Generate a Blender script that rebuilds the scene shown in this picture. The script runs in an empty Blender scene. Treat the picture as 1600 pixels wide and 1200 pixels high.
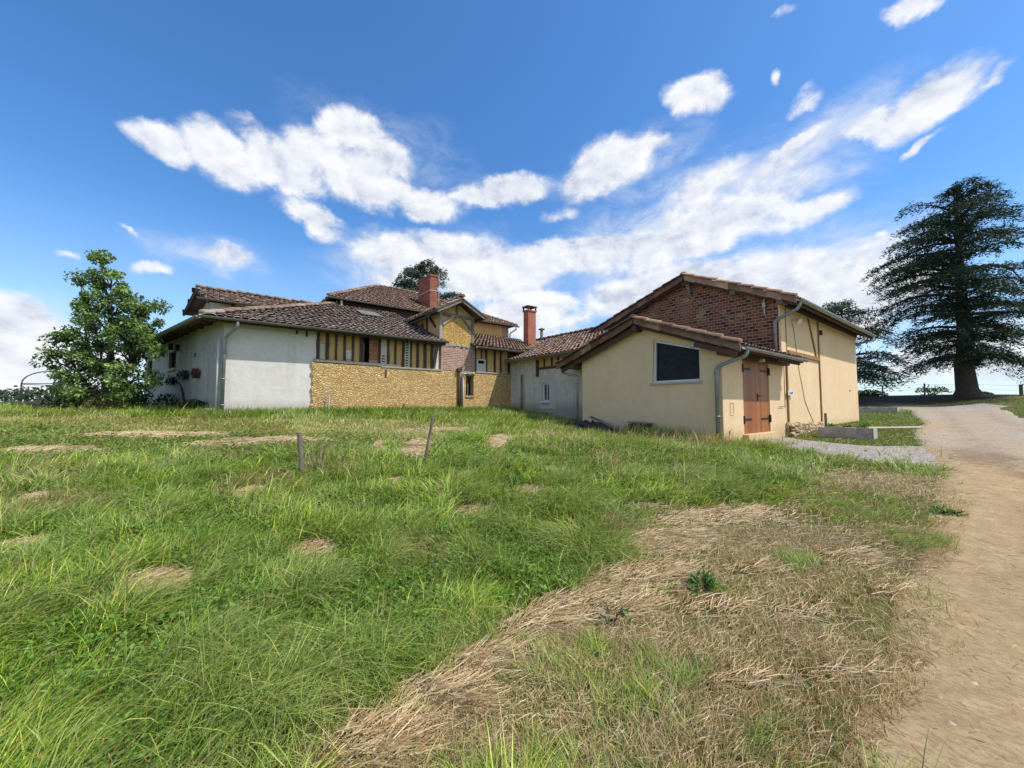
import bpy, math, random
import numpy as np
from mathutils import Vector
random.seed(7); RNG = np.random.default_rng(11)
S = bpy.context.scene
COL = S.collection
R = math.radians

# ------------------------------------------------------------------ camera
EYE = 1.6
PITCH = math.atan(33/600)
cam = bpy.data.cameras.new('camera'); camo = bpy.data.objects.new('camera', cam); COL.objects.link(camo)
cam.sensor_width = 36; cam.lens = 13.5; cam.clip_start = .05; cam.clip_end = 6000
camo.location = (0, 0, EYE); camo.rotation_euler = (R(90)+PITCH, 0, 0)
S.camera = camo
_c, _s = math.cos(PITCH), math.sin(PITCH)
def ray(px, py):
    x = (px-800)/600; z = (600-py)/600
    return np.array([x, _c-_s*z, _s+_c*z])

# ------------------------------------------------------------------ noise on the ground plan
def _hash(ix, iy, seed):
    h = (ix.astype(np.int64)*374761393 + iy.astype(np.int64)*668265263 + seed*982451653) & 0x7fffffff
    h = ((h ^ (h >> 13))*1274126177) & 0x7fffffff
    return ((h ^ (h >> 16)) & 0xffff)/65535.0
def vnoise(x, y, seed=0):
    x = np.asarray(x, float); y = np.asarray(y, float)
    ix = np.floor(x); iy = np.floor(y); fx = x-ix; fy = y-iy
    fx = fx*fx*(3-2*fx); fy = fy*fy*(3-2*fy)
    a = _hash(ix, iy, seed); b = _hash(ix+1, iy, seed); c = _hash(ix, iy+1, seed); d = _hash(ix+1, iy+1, seed)
    return (a*(1-fx)+b*fx)*(1-fy)+(c*(1-fx)+d*fx)*fy
def fbm(x, y, seed=0, oct=4):
    s = 0; a = .5; t = 0
    for k in range(oct):
        s = s+a*vnoise(np.asarray(x)*2**k, np.asarray(y)*2**k, seed+k*17); t += a; a *= .5
    return s/t
def sstep(a, b, x):
    t = np.clip((np.asarray(x, float)-a)/(b-a), 0, 1); return t*t*(3-2*t)

# ------------------------------------------------------------------ terrain
CP = np.array([
 (0,0,0),(2,1.8,0),(-2.5,1.8,.02),(0,-5,-.25),(-7,-1,.2),(7,0,.12),(-5,3.5,.3),
 (2.5,2.5,.08),(3.6,3.2,.17),(5.4,4.8,.3),(8,6.9,.47),(10.3,9.3,.6),(13.7,12.6,.72),(17.4,15.6,.9),(22,20.5,1.05),(27,25,1.25),
 (7,3,.2),(12,6.8,.45),(15,9.7,.62),(19.6,14.4,.95),(25.5,19.8,1.3),(33,26.3,1.55),(31,27.5,1.5),(35.7,30,2.25),(26,31,1.75),(40,27,2.2),(45,33,2.3),(20,33,1.5),(31,33,2.2),
 (-8.9,11.76,1.33),(-4.5,15.1,1.38),(0,18.4,1.38),(-17,18,1.5),(2.55,13.95,.86),(5.53,10.08,.58),(8.97,12.73,.54),(7.2,11.3,.6),(17.2,19.1,.82),
 (10.4,11.2,.56),(7,8.5,.5),(-3,6,.5),(-8,8,.86),(0,10.5,.84),(-1.3,6.5,.58),(2.5,8,.6),(-14,10,1.2),(-25,16,1.42),(-25,5,.9),(-20,25,1.6),(-40,30,1.3),
 (0,35,1.5),(10,30,1.3),(0,-25,-.6),(-25,-20,.3),(25,-15,.3),(40,10,1.2),(0,60,1.2),(-40,50,1.2),(40,55,1.5),(60,30,1.9),(-60,0,1),(60,-20,1),(0,-60,0)], float)
def _U(r2): return np.where(r2 > 1e-9, r2*np.log(np.maximum(r2, 1e-9)), 0)*.5
_n = len(CP); _d2 = ((CP[:, None, :2]-CP[None, :, :2])**2).sum(-1)
_A = np.zeros((_n+3, _n+3)); _A[:_n, :_n] = _U(_d2)+np.eye(_n)*.6
_A[:_n, _n] = 1; _A[:_n, _n+1:] = CP[:, :2]; _A[_n, :_n] = 1; _A[_n+1:, :_n] = CP[:, :2].T
_W = np.linalg.solve(_A, np.concatenate([CP[:, 2], np.zeros(3)]))
def gbase(x, y):
    x = np.asarray(x, float); y = np.asarray(y, float); sh = x.shape; x = x.ravel(); y = y.ravel()
    out = np.empty_like(x)
    for i in range(0, len(x), 40000):
        xs = x[i:i+40000]; ys = y[i:i+40000]
        d2 = (xs[:, None]-CP[None, :, 0])**2+(ys[:, None]-CP[None, :, 1])**2
        out[i:i+40000] = _U(d2)@_W[:_n]+_W[_n]+_W[_n+1]*xs+_W[_n+2]*ys
    r = np.hypot(x, y); w = sstep(52, 110, r)
    out = out*(1-w)+w*(.6-2.2*sstep(150, 900, r))
    return out.reshape(sh)
def gh(x, y):
    b = gbase(x, y); r = np.hypot(x, y)
    return b+(fbm(np.asarray(x)*.9+5, np.asarray(y)*.9, 3, 3)-.5)*.10*(1-.6*sstep(3, 12, r))
def H(x, y): return float(gh(np.array([x]), np.array([y]))[0])
def ground(px, py, kmax=70):
    r = ray(px, py); k = np.linspace(1.2, kmax, 4000)
    z = EYE+r[2]*k-gbase(r[0]*k, r[1]*k)
    i = np.argmax(z < 0) if (z < 0).any() else len(k)-1
    return r[0]*k[i], r[1]*k[i]

# ------------------------------------------------------------------ plan frames shared by the buildings
T2 = np.array([.793, .61]); M2 = np.array([-.61, .793])
class Frame:
    def __init__(s, o, ex=T2, ey=M2): s.o = np.array(o, float); s.x = np.array(ex, float); s.y = np.array(ey, float)
    def __call__(s, a, b, z): p = s.o+s.x*a+s.y*b; return (p[0], p[1], z)
FA = Frame((5.53, 10.08))      # lean-to and barn: a along the sunny side, b along the gable
FH = Frame((-8.9, 11.76))      # farmhouse front
FW = Frame((0, 18.4))          # low wing
def upx(fr, b, px, py=633):    # a-coordinate on the wall b=const seen in that direction
    r = ray(px, py); k = (b+fr.o@fr.y)/(r[:2]@fr.y); return float((r[:2]*k-fr.o)@fr.x)

# ------------------------------------------------------------------ mesh builder
ORG = {}
class MB:
    def __init__(s): s.v = []; s.f = []; s.c = []
    def poly(s, pts, flip=False):
        i = len(s.v); s.v += [tuple(p) for p in pts]; f = list(range(i, i+len(pts))); s.f.append(f[::-1] if flip else f); return s
    def hexa(s, p):            # 8 corners: bottom 4 (ccw), top 4
        i = len(s.v); s.v += [tuple(q) for q in p]
        for f in ((3,2,1,0),(4,5,6,7),(0,1,5,4),(1,2,6,5),(2,3,7,6),(3,0,4,7)): s.f.append([i+k for k in f])
        return s
    def box(s, fr, a0, a1, b0, b1, z0, z1):
        return s.hexa([fr(a0,b0,z0),fr(a1,b0,z0),fr(a1,b1,z0),fr(a0,b1,z0),fr(a0,b0,z1),fr(a1,b0,z1),fr(a1,b1,z1),fr(a0,b1,z1)])
    def prism(s, base, vec):   # planar outline pushed along vec
        n = len(base); i = len(s.v); vec = np.array(vec)
        s.v += [tuple(p) for p in base]+[tuple(np.array(p)+vec) for p in base]
        s.f.append(list(range(i, i+n))[::-1]); s.f.append(list(range(i+n, i+2*n)))
        for k in range(n): s.f.append([i+k, i+(k+1) % n, i+n+(k+1) % n, i+n+k])
        return s
    def beam(s, p, q, w, h, up=(0,0,1)):
        p = Vector(p); q = Vector(q); d = (q-p).normalized(); sd = d.cross(Vector(up)).normalized(); u = sd.cross(d)
        c = []
        for e in (p, q):
            c.append([e+sd*(x*w/2)+u*(y*h/2) for x, y in ((-1,-1),(1,-1),(1,1),(-1,1))])
        i = len(s.v); s.v += [tuple(x) for x in c[0]+c[1]]
        for f in ((0,1,2,3),(7,6,5,4),(0,4,5,1),(1,5,6,2),(2,6,7,3),(3,7,4,0)): s.f.append([i+k for k in f])
        return s
    def tube(s, pts, rad, n=8, cap=True):
        pts = [Vector(p) for p in pts]; m = len(pts)
        if not hasattr(rad, '__len__'): rad = [rad]*m
        ref = None; rings = []
        for k in range(m):
            d = (pts[min(k+1, m-1)]-pts[max(k-1, 0)]).normalized()
            if ref is None: ref = d.orthogonal().normalized()
            ref = (ref-d*ref.dot(d)); ref = ref.normalized() if ref.length > 1e-6 else d.orthogonal().normalized()
            b = d.cross(ref); i = len(s.v)
            for j in range(n):
                a = 2*math.pi*j/n; s.v.append(tuple(pts[k]+(ref*math.cos(a)+b*math.sin(a))*rad[k]))
            rings.append(i)
        for k in range(m-1):
            for j in range(n): s.f.append([rings[k]+j, rings[k]+(j+1) % n, rings[k+1]+(j+1) % n, rings[k+1]+j])
        if cap: s.f.append([rings[0]+j for j in range(n)][::-1]); s.f.append([rings[-1]+j for j in range(n)])
        return s
    def build(s, name, mat, parent=None, smooth=False, **props):
        return mkobj(name, np.array(s.v, float).reshape(-1, 3), s.f, mat, parent, smooth, **props)
def uv_auto(me):
    # planar UVs in metres: along the wall / height (plan for flat faces)
    nl = len(me.loops)
    if not nl: return
    co = np.empty(len(me.vertices)*3); me.vertices.foreach_get('co', co); co = co.reshape(-1, 3)
    li = np.empty(nl, int); me.loops.foreach_get('vertex_index', li)
    pn = np.empty(len(me.polygons)*3); me.polygons.foreach_get('normal', pn); pn = pn.reshape(-1, 3)
    tot = np.empty(len(me.polygons), int); me.polygons.foreach_get('loop_total', tot)
    ln = np.repeat(pn, tot, 0); p = co[li]
    t = np.stack([-ln[:, 1], ln[:, 0]], 1); L = np.linalg.norm(t, axis=1, keepdims=True); flat = np.abs(ln[:, 2]) > .75
    t = t/np.maximum(L, 1e-6)
    u = np.where(flat, p[:, 0], (p[:, :2]*t).sum(1)); v = np.where(flat, p[:, 1], p[:, 2])
    l = me.uv_layers.new(name='UVMap'); l.data.foreach_set('uv', np.stack([u, v], 1).ravel())
def mkobj(name, V, F, mat, parent=None, smooth=False, col=None, uv=True, **props):
    me = bpy.data.meshes.new(name)
    org = np.array(ORG[parent]) if parent is not None else np.zeros(3)
    if parent is None and len(V) and len(V) < 2000000 and props.get('kind') is None:
        org = np.array([(V[:, 0].min()+V[:, 0].max())/2, (V[:, 1].min()+V[:, 1].max())/2, V[:, 2].min()])
    me.from_pydata((V-org).tolist(), [], F) if not isinstance(F, np.ndarray) else fast(me, V-org, F)
    me.update()
    if uv: uv_auto(me)
    if col is not None:
        a = me.color_attributes.new('Col', 'FLOAT_COLOR', 'POINT')
        a.data.foreach_set('color', np.concatenate([col, np.ones((len(col), 1))], 1).astype(np.float32).ravel())
    if smooth: me.polygons.foreach_set('use_smooth', [True]*len(me.polygons))
    me.materials.append(mat)
    o = bpy.data.objects.new(name, me); COL.objects.link(o)
    if parent is not None: o.parent = parent
    else: o.location = org
    ORG[o] = org
    for k, v in props.items(): o[k] = v
    return o
def fast(me, V, F):
    k = F.shape[1]
    me.vertices.add(len(V)); me.vertices.foreach_set('co', V.astype(np.float32).ravel())
    me.loops.add(F.size); me.loops.foreach_set('vertex_index', F.astype(np.int32).ravel())
    me.polygons.add(len(F)); me.polygons.foreach_set('loop_start', np.arange(0, F.size, k, dtype=np.int32))
    me.polygons.foreach_set('loop_total', np.full(len(F), k, np.int32))
    me.update(calc_edges=True)
def thing(name, label, cat, loc, group=None):
    o = bpy.data.objects.new(name, None); COL.objects.link(o); o.location = loc; o.empty_display_size = .3
    o['label'] = label; o['category'] = cat
    if group: o['group'] = group
    ORG[o] = np.array(loc, float); return o
def tag(o, label, cat, group=None):
    o['label'] = label; o['category'] = cat
    if group: o['group'] = group
    return o

# ------------------------------------------------------------------ material helpers
class NT:
    def __init__(s, name, spec=.3, rough=.8):
        s.m = bpy.data.materials.new(name); s.m.use_nodes = True; s.t = s.m.node_tree; s.N = s.t.nodes; s.L = s.t.links
        s.b = s.N['Principled BSDF']; s.b.inputs['Roughness'].default_value = rough; s.b.inputs['Specular IOR Level'].default_value = spec
        s.out = s.N['Material Output']; s._co = None
    def n(s, typ, ins=None, **kw):
        x = s.N.new(typ)
        for k, v in kw.items(): setattr(x, k, v)
        for k, v in (ins or {}).items(): s.set(x.inputs[k], v)
        return x
    def set(s, sock, v):
        if isinstance(v, bpy.types.NodeSocket): s.L.new(v, sock)
        elif isinstance(v, (tuple, list)) and len(v) == 3 and sock.type == 'RGBA': sock.default_value = (*v, 1)
        else: sock.default_value = v
    def co(s, kind='Object'):
        if s._co is None: s._co = s.n('ShaderNodeTexCoord')
        return s._co.outputs[kind]
    def map(s, vec, scale=(1,1,1), rot=(0,0,0), loc=(0,0,0)):
        return s.n('ShaderNodeMapping', {'Vector': vec, 'Scale': scale, 'Rotation': rot, 'Location': loc}).outputs[0]
    def noise(s, vec, scale, detail=4, rough=.55, dist=0):
        return s.n('ShaderNodeTexNoise', {'Vector': vec, 'Scale': scale, 'Detail': detail, 'Roughness': rough, 'Distortion': dist}).outputs[0]
    def ramp(s, fac, stops, interp='LINEAR'):
        x = s.n('ShaderNodeValToRGB', {'Fac': fac}); x.color_ramp.interpolation = interp; e = x.color_ramp.elements
        while len(e) < len(stops): e.new(.5)
        for k, (p, c) in enumerate(stops):
            e[k].position = p; e[k].color = (*c, 1) if hasattr(c, '__len__') else (c, c, c, 1)
        return x.outputs[0]
    def mix(s, fac, a, b, mode='MIX'):
        x = s.n('ShaderNodeMix', data_type='RGBA', blend_type=mode, clamp_factor=True)
        s.set(x.inputs[0], fac); s.set(x.inputs[6], a); s.set(x.inputs[7], b); return x.outputs[2]
    def math(s, op, a, b=0, c=0, clamp=False):
        x = s.n('ShaderNodeMath', operation=op, use_clamp=clamp); s.set(x.inputs[0], a); s.set(x.inputs[1], b); s.set(x.inputs[2], c); return x.outputs[0]
    def bump(s, h, st=.5, d=.02, prev=None):
        x = s.n('ShaderNodeBump', {'Height': h, 'Strength': st, 'Distance': d})
        if prev is not None: s.L.new(prev, x.inputs['Normal'])
        return x.outputs[0]
    def done(s, col=None, nrm=None, rough=None):
        if col is not None: s.set(s.b.inputs['Base Color'], col)
        if nrm is not None: s.set(s.b.inputs['Normal'], nrm)
        if rough is not None: s.set(s.b.inputs['Roughness'], rough)
        return s.m
def simple(name, c1, c2, scale=3, rough=.8, bump=.3, bd=.01, bscale=40, stretch=(1,1,1), spec=.3, metal=0, c3=None):
    k = NT(name, spec, rough); v = k.map(k.co(), stretch)
    f = k.noise(v, scale, 5, .6)
    st = [(.35, c1), (.65, c2)] if c3 is None else [(.3, c1), (.5, c2), (.68, c3)]
    c = k.ramp(f, st); fine = k.noise(v, bscale, 4, .6)
    c = k.mix(k.math('MULTIPLY', fine, .35), c, (c1[0]*.5, c1[1]*.5, c1[2]*.5))
    k.b.inputs['Metallic'].default_value = metal
    return k.done(c, k.bump(fine, bump, bd))
def plaster(name, c1, c2, stain, base_h=.3, streak=.25, spec=.2, mott=1.0):
    k = NT(name, spec, .92); o = k.co(); 
    big = k.noise(o, .7, 6, .62); c = k.ramp(big, [(.3, c1), (.7, c2)])
    st = k.noise(k.map(o, (2.6, 2.6, .22)), 1.6, 6, .65)
    c = k.mix(k.math('MULTIPLY', k.ramp(st, [(.52, 0), (.75, 1)]), streak), c, stain)
    mid = k.noise(o, 5, 5, .7); c = k.mix(k.math('MULTIPLY', k.ramp(mid, [(.42, 0), (.8, 1)]), .35*mott), c, (stain[0]*1.1, stain[1]*1.1, stain[2]*1.1))
    z = k.n('ShaderNodeSeparateXYZ', {0: o}).outputs[2]
    zz = k.math('ADD', z, k.math('MULTIPLY', k.math('SUBTRACT', mid, .5), .5))
    lowm = k.n('ShaderNodeMapRange', {'Value': zz, 'From Min': base_h, 'From Max': base_h+.35, 'To Min': .75, 'To Max': 0}).outputs[0]
    c = k.mix(lowm, c, stain)
    fine = k.noise(o, 70, 5, .7); mb = k.noise(o, 9, 4, .6)
    return k.done(c, k.bump(fine, .35, .006, k.bump(mb, .25, .03)))
def rubble(name, cols, mortar, sc=8, squash=1.7, bd=.03):
    k = NT(name, .15, .95); uv = k.co('UV')
    warp = k.noise(uv, 5, 3, .6); w2 = k.n('ShaderNodeTexNoise', {'Vector': uv, 'Scale': 4.0}).outputs[1]
    v = k.n('ShaderNodeVectorMath', {0: uv, 1: k.n('ShaderNodeVectorMath', {0: w2, 1: (.09, .09, 0)}, operation='MULTIPLY').outputs[0]}, operation='ADD').outputs[0]
    v = k.map(v, (1, squash, 1))
    ed = k.n('ShaderNodeTexVoronoi', {'Vector': v, 'Scale': sc}, feature='DISTANCE_TO_EDGE').outputs[0]
    ce = k.n('ShaderNodeTexVoronoi', {'Vector': v, 'Scale': sc}, feature='F1')
    rnd = k.n('ShaderNodeSeparateColor', {0: ce.outputs['Color']}).outputs[0]
    c = k.ramp(rnd, cols); n1 = k.noise(uv, 26, 5, .7)
    c = k.mix(k.math('MULTIPLY', k.ramp(n1, [(.45, 0), (.7, 1)]), .5), c, (cols[0][1][0]*.6, cols[0][1][1]*.55, cols[0][1][2]*.5))
    big = k.noise(uv, .9, 5, .65)
    c = k.mix(k.math('MULTIPLY', k.ramp(big, [(.5, 0), (.75, 1)]), .45), c, (.26, .19, .10))
    mfac = k.ramp(ed, [(.0, 1), (.09, 0)])
    pit = k.ramp(k.noise(uv, 17, 3, .6), [(.3, 1), (.4, 0)])
    c = k.mix(k.math('MULTIPLY', mfac, .75), c, mortar)
    c = k.mix(k.math('MULTIPLY', pit, .55), c, (.10, .065, .03))
    h = k.math('SUBTRACT', k.ramp(ed, [(0, 0), (.22, 1)]), k.math('MULTIPLY', pit, .8))
    h = k.math('ADD', h, k.math('MULTIPLY', n1, .6))
    return k.done(c, k.bump(h, .9, bd))
def brick(name, cols, mortar, bw=.21, bh=.105, ms=.014, wear=None, wearamt=.4, bd=.012, worn=(.48, .7)):
    k = NT(name, .2, .9); uv = k.co('UV')
    w2 = k.n('ShaderNodeTexNoise', {'Vector': uv, 'Scale': 7.0}).outputs[1]
    v = k.n('ShaderNodeVectorMath', {0: uv, 1: k.n('ShaderNodeVectorMath', {0: w2, 1: (.02, .016, 0)}, operation='MULTIPLY').outputs[0]}, operation='ADD').outputs[0]
    bt = k.n('ShaderNodeTexBrick', {'Vector': v, 'Color1': (0,0,0), 'Color2': (1,1,1), 'Mortar': (0,0,0), 'Scale': 1, 'Mortar Size': ms, 'Mortar Smooth': .25, 'Brick Width': bw, 'Row Height': bh})
    rnd = k.n('ShaderNodeSeparateColor', {0: bt.outputs[0]}).outputs[0]
    c = k.ramp(rnd, cols); n1 = k.noise(uv, 24, 5, .7)
    c = k.mix(k.math('MULTIPLY', k.ramp(n1, [(.4, 0), (.75, 1)]), .45), c, (.11, .05, .035))
    c = k.mix(bt.outputs['Fac'], c, k.mix(n1, mortar, (mortar[0]*.6, mortar[1]*.6, mortar[2]*.6)))
    if wear:
        big = k.noise(uv, 1.5, 6, .7); c = k.mix(k.math('MULTIPLY', k.ramp(big, [(worn[0], 0), (worn[1], 1)]), wearamt), c, wear)
    h = k.math('ADD', k.math('MULTIPLY', bt.outputs['Fac'], -1), k.math('MULTIPLY', n1, .5))
    return k.done(c, k.bump(h, .8, bd))
def attr_mat(name, rough=.85, trans=0, spec=.2, nscale=18, namt=.5, bump=.3, bd=.006):
    k = NT(name, spec, rough); a = k.n('ShaderNodeAttribute', attribute_name='Col').outputs['Color']
    c = a; nrm = None
    if namt:
        f = k.noise(k.co(), nscale, 5, .65)
        c = k.mix(k.math('MULTIPLY', k.ramp(f, [(.4, 0), (.7, 1)]), namt), a, k.mix(1.0, a, (.45, .42, .38), 'MULTIPLY')); nrm = k.bump(f, bump, bd)
    k.done(c, nrm)
    if trans:
        tr = k.n('ShaderNodeBsdfTranslucent', {'Color': k.mix(1.0, c, (1.0, 1.05, .6), 'MULTIPLY')})
        ms = k.n('ShaderNodeMixShader', {0: trans, 1: k.b.outputs[0], 2: tr.outputs[0]}); k.L.new(ms.outputs[0], k.out.inputs[0])
    return k.m
# ------------------------------------------------------------------ materials
m_white = plaster('white_render', (.63,.605,.565), (.71,.69,.655), (.42,.37,.29), .25, .38, mott=1.2)
m_grey = plaster('grey_render', (.57,.53,.455), (.70,.655,.57), (.28,.25,.205), .25, .65, mott=1.8)
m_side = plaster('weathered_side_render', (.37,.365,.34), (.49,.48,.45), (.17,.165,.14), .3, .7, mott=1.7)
m_cream = plaster('cream_render', (.73,.535,.32), (.80,.605,.38), (.56,.39,.215), .12, .27, mott=1.1)
m_ochre = plaster('ochre_plaster', (.60,.375,.15), (.67,.45,.21), (.34,.19,.075), -9, .5, mott=1.5)
m_pale = plaster('pale_lime_plaster', (.58,.53,.42), (.66,.62,.52), (.40,.34,.22), -9, .4)
m_surround = plaster('pale_window_surround', (.48,.47,.44), (.56,.55,.51), (.33,.32,.29), -9, .3)
m_stone = rubble('ochre_rubble_stone', [(0,(.58,.36,.13)),(.3,(.73,.48,.20)),(.7,(.80,.56,.27)),(1,(.86,.67,.40))], (.42,.26,.095), 11, 1.7)
m_archstone = rubble('ochre_arch_stone', [(0,(.40,.20,.07)),(.3,(.56,.34,.10)),(.7,(.62,.40,.13)),(1,(.66,.48,.22))], (.60,.42,.16), 9, 2.0, .02)
m_foot = rubble('footing_stone', [(0,(.36,.22,.11)),(.4,(.58,.44,.27)),(1,(.68,.56,.40))], (.30,.21,.12), 4.5, 1.3, .05)
m_barnbrick = brick('dark_red_brick', [(0,(.05,.028,.03)),(.16,(.065,.033,.033)),(.22,(.17,.055,.04)),(.6,(.235,.08,.052)),(1,(.31,.125,.08))], (.50,.36,.23), .215, .108, .012, (.46,.33,.18), .7, .012, (.56,.66))
m_pinkbrick = brick('pink_worn_brick', [(0,(.30,.13,.085)),(.5,(.42,.19,.12)),(1,(.52,.30,.21))], (.55,.46,.38), .23, .075, .016, (.58,.49,.40), .6)
m_infill = brick('red_infill_brick', [(0,(.32,.10,.05)),(.5,(.42,.15,.07)),(1,(.48,.2,.1))], (.46,.34,.24), .5, .20, .016)
m_chim = brick('chimney_brick', [(0,(.22,.06,.04)),(.5,(.34,.10,.06)),(1,(.42,.15,.09))], (.34,.22,.16), .22, .07, .008)
m_redplaster = simple('terracotta_chimney', (.36,.12,.075), (.44,.17,.11), 2.5, .85, .2)
m_oak = simple('dark_oak', (.045,.032,.024), (.085,.062,.046), 3, .8, .5, .01, 30, (6,6,.7), c3=(.13,.10,.08))
m_greyoak = simple('silvered_oak', (.16,.14,.12), (.26,.24,.21), 3, .85, .5, .01, 30, (6,6,.7))
m_paleoak = simple('bleached_oak', (.34,.30,.26), (.46,.42,.37), 3, .85, .4, .01, 30, (6,6,.7))
m_brownwood = simple('brown_stained_wood', (.075,.036,.022), (.12,.06,.036), 2, .65, .3, .006, 30)
m_soffit = simple('dark_soffit', (.06,.045,.035), (.10,.075,.055), 2, .8, .3)
m_zinc = simple('zinc', (.26,.27,.27), (.36,.37,.36), 2, .45, .1, .003, 25, spec=.5, metal=.45)
m_gutterold = simple('old_gutter', (.17,.165,.15), (.25,.24,.215), 2, .55, .15, .003, 25, spec=.4, metal=.3)
m_pvc = simple('pale_pipe', (.55,.56,.56), (.62,.63,.63), 2, .5, .1, .002, spec=.4)
m_rust = simple('rusty_iron', (.05,.03,.022), (.11,.05,.03), 6, .8, .5, .006, 50, c3=(.16,.07,.035))
m_black = simple('black_iron', (.018,.017,.017), (.03,.03,.03), 6, .6, .3, .003, spec=.4)
m_dark = simple('dark_recess', (.012,.011,.011), (.02,.018,.017), 3, .9, .1)
m_whitepaint = simple('white_paint', (.66,.67,.67), (.74,.74,.73), 3, .5, .1, .003, spec=.4)
m_concrete = simple('weathered_concrete', (.30,.24,.19), (.52,.44,.37), 3.2, .95, .8, .03, 18, c3=(.68,.61,.54))
m_kerb = simple('pale_concrete', (.44,.41,.34), (.54,.50,.43), 3, .95, .5, .01, 30)
m_soil = simple('potting_soil', (.05,.035,.025), (.08,.06,.04), 5, .95, .8, .02, 30)
m_tile = attr_mat('clay_tile', .85, 0, .2, 9, .6, .35, .01)
m_channel = simple('channel_tiles', (.15,.11,.09), (.22,.165,.135), 4, .9, .4, .01)
def glass_mat():
    k = NT('dark_glass', .10, .06)
    f = k.noise(k.co(), 2.2, 6, .75); sp = k.noise(k.co(), 14, 5, .8)
    c = k.ramp(f, [(.4, (.006,.007,.008)), (.7, (.022,.026,.028))])
    c = k.mix(k.math('MULTIPLY', k.ramp(sp, [(.55, 0), (.75, 1)]), .5), c, (.07,.075,.075))
    return k.done(c, None, k.ramp(sp, [(.4, .05), (.7, .22)]))
m_glass = glass_mat()
def door_mat():
    k = NT('varnished_door', .4, .5); uv = k.co('UV')
    pl = k.math('FRACT', k.math('MULTIPLY', k.n('ShaderNodeSeparateXYZ', {0: uv}).outputs[0], 1/.118))
    gid = k.math('FLOOR', k.math('MULTIPLY', k.n('ShaderNodeSeparateXYZ', {0: uv}).outputs[0], 1/.118))
    rnd = k.n('ShaderNodeTexWhiteNoise', {'W': gid}, noise_dimensions='1D').outputs[0]
    g = k.noise(k.map(uv, (26, 1.3, 1)), 1, 6, .65, .4)
    c = k.ramp(k.math('ADD', k.math('MULTIPLY', g, .75), k.math('MULTIPLY', rnd, .25)), [(.25, (.19,.058,.016)), (.5, (.33,.115,.032)), (.75, (.45,.18,.055))])
    gr = k.ramp(k.math('ABSOLUTE', k.math('SUBTRACT', pl, .5)), [(.45, 0), (.49, 1)])
    c = k.mix(k.math('MULTIPLY', gr, .8), c, (.05,.02,.008))
    return k.done(c, k.bump(k.math('SUBTRACT', k.math('MULTIPLY', g, .3), gr), .5, .006))
m_door = door_mat()

# ------------------------------------------------------------------ clay tile roofs
PAL_OLD = 1.6*np.array([(.135,.095,.078),(.165,.118,.098),(.115,.085,.074),(.19,.145,.12),(.15,.10,.08),(.22,.175,.14),(.105,.083,.076),(.24,.205,.175)])
PAL_NEW = np.array([(.27,.175,.125),(.32,.22,.16),(.23,.145,.105),(.36,.26,.19),(.29,.18,.12)])
PAL_MID = 1.25*np.array([(.22,.135,.095),(.27,.18,.13),(.18,.11,.08),(.32,.235,.175),(.25,.15,.10)])
def inpoly(px, py, poly):
    px = np.asarray(px); py = np.asarray(py); c = np.zeros(px.shape, bool); n = len(poly)
    for i in range(n):
        x1, y1 = poly[i]; x2, y2 = poly[(i+1) % n]
        if y1 == y2: continue
        k = ((y1 > py) != (y2 > py)) & (px < (x2-x1)*(py-y1)/(y2-y1)+x1); c ^= k
    return c
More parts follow.
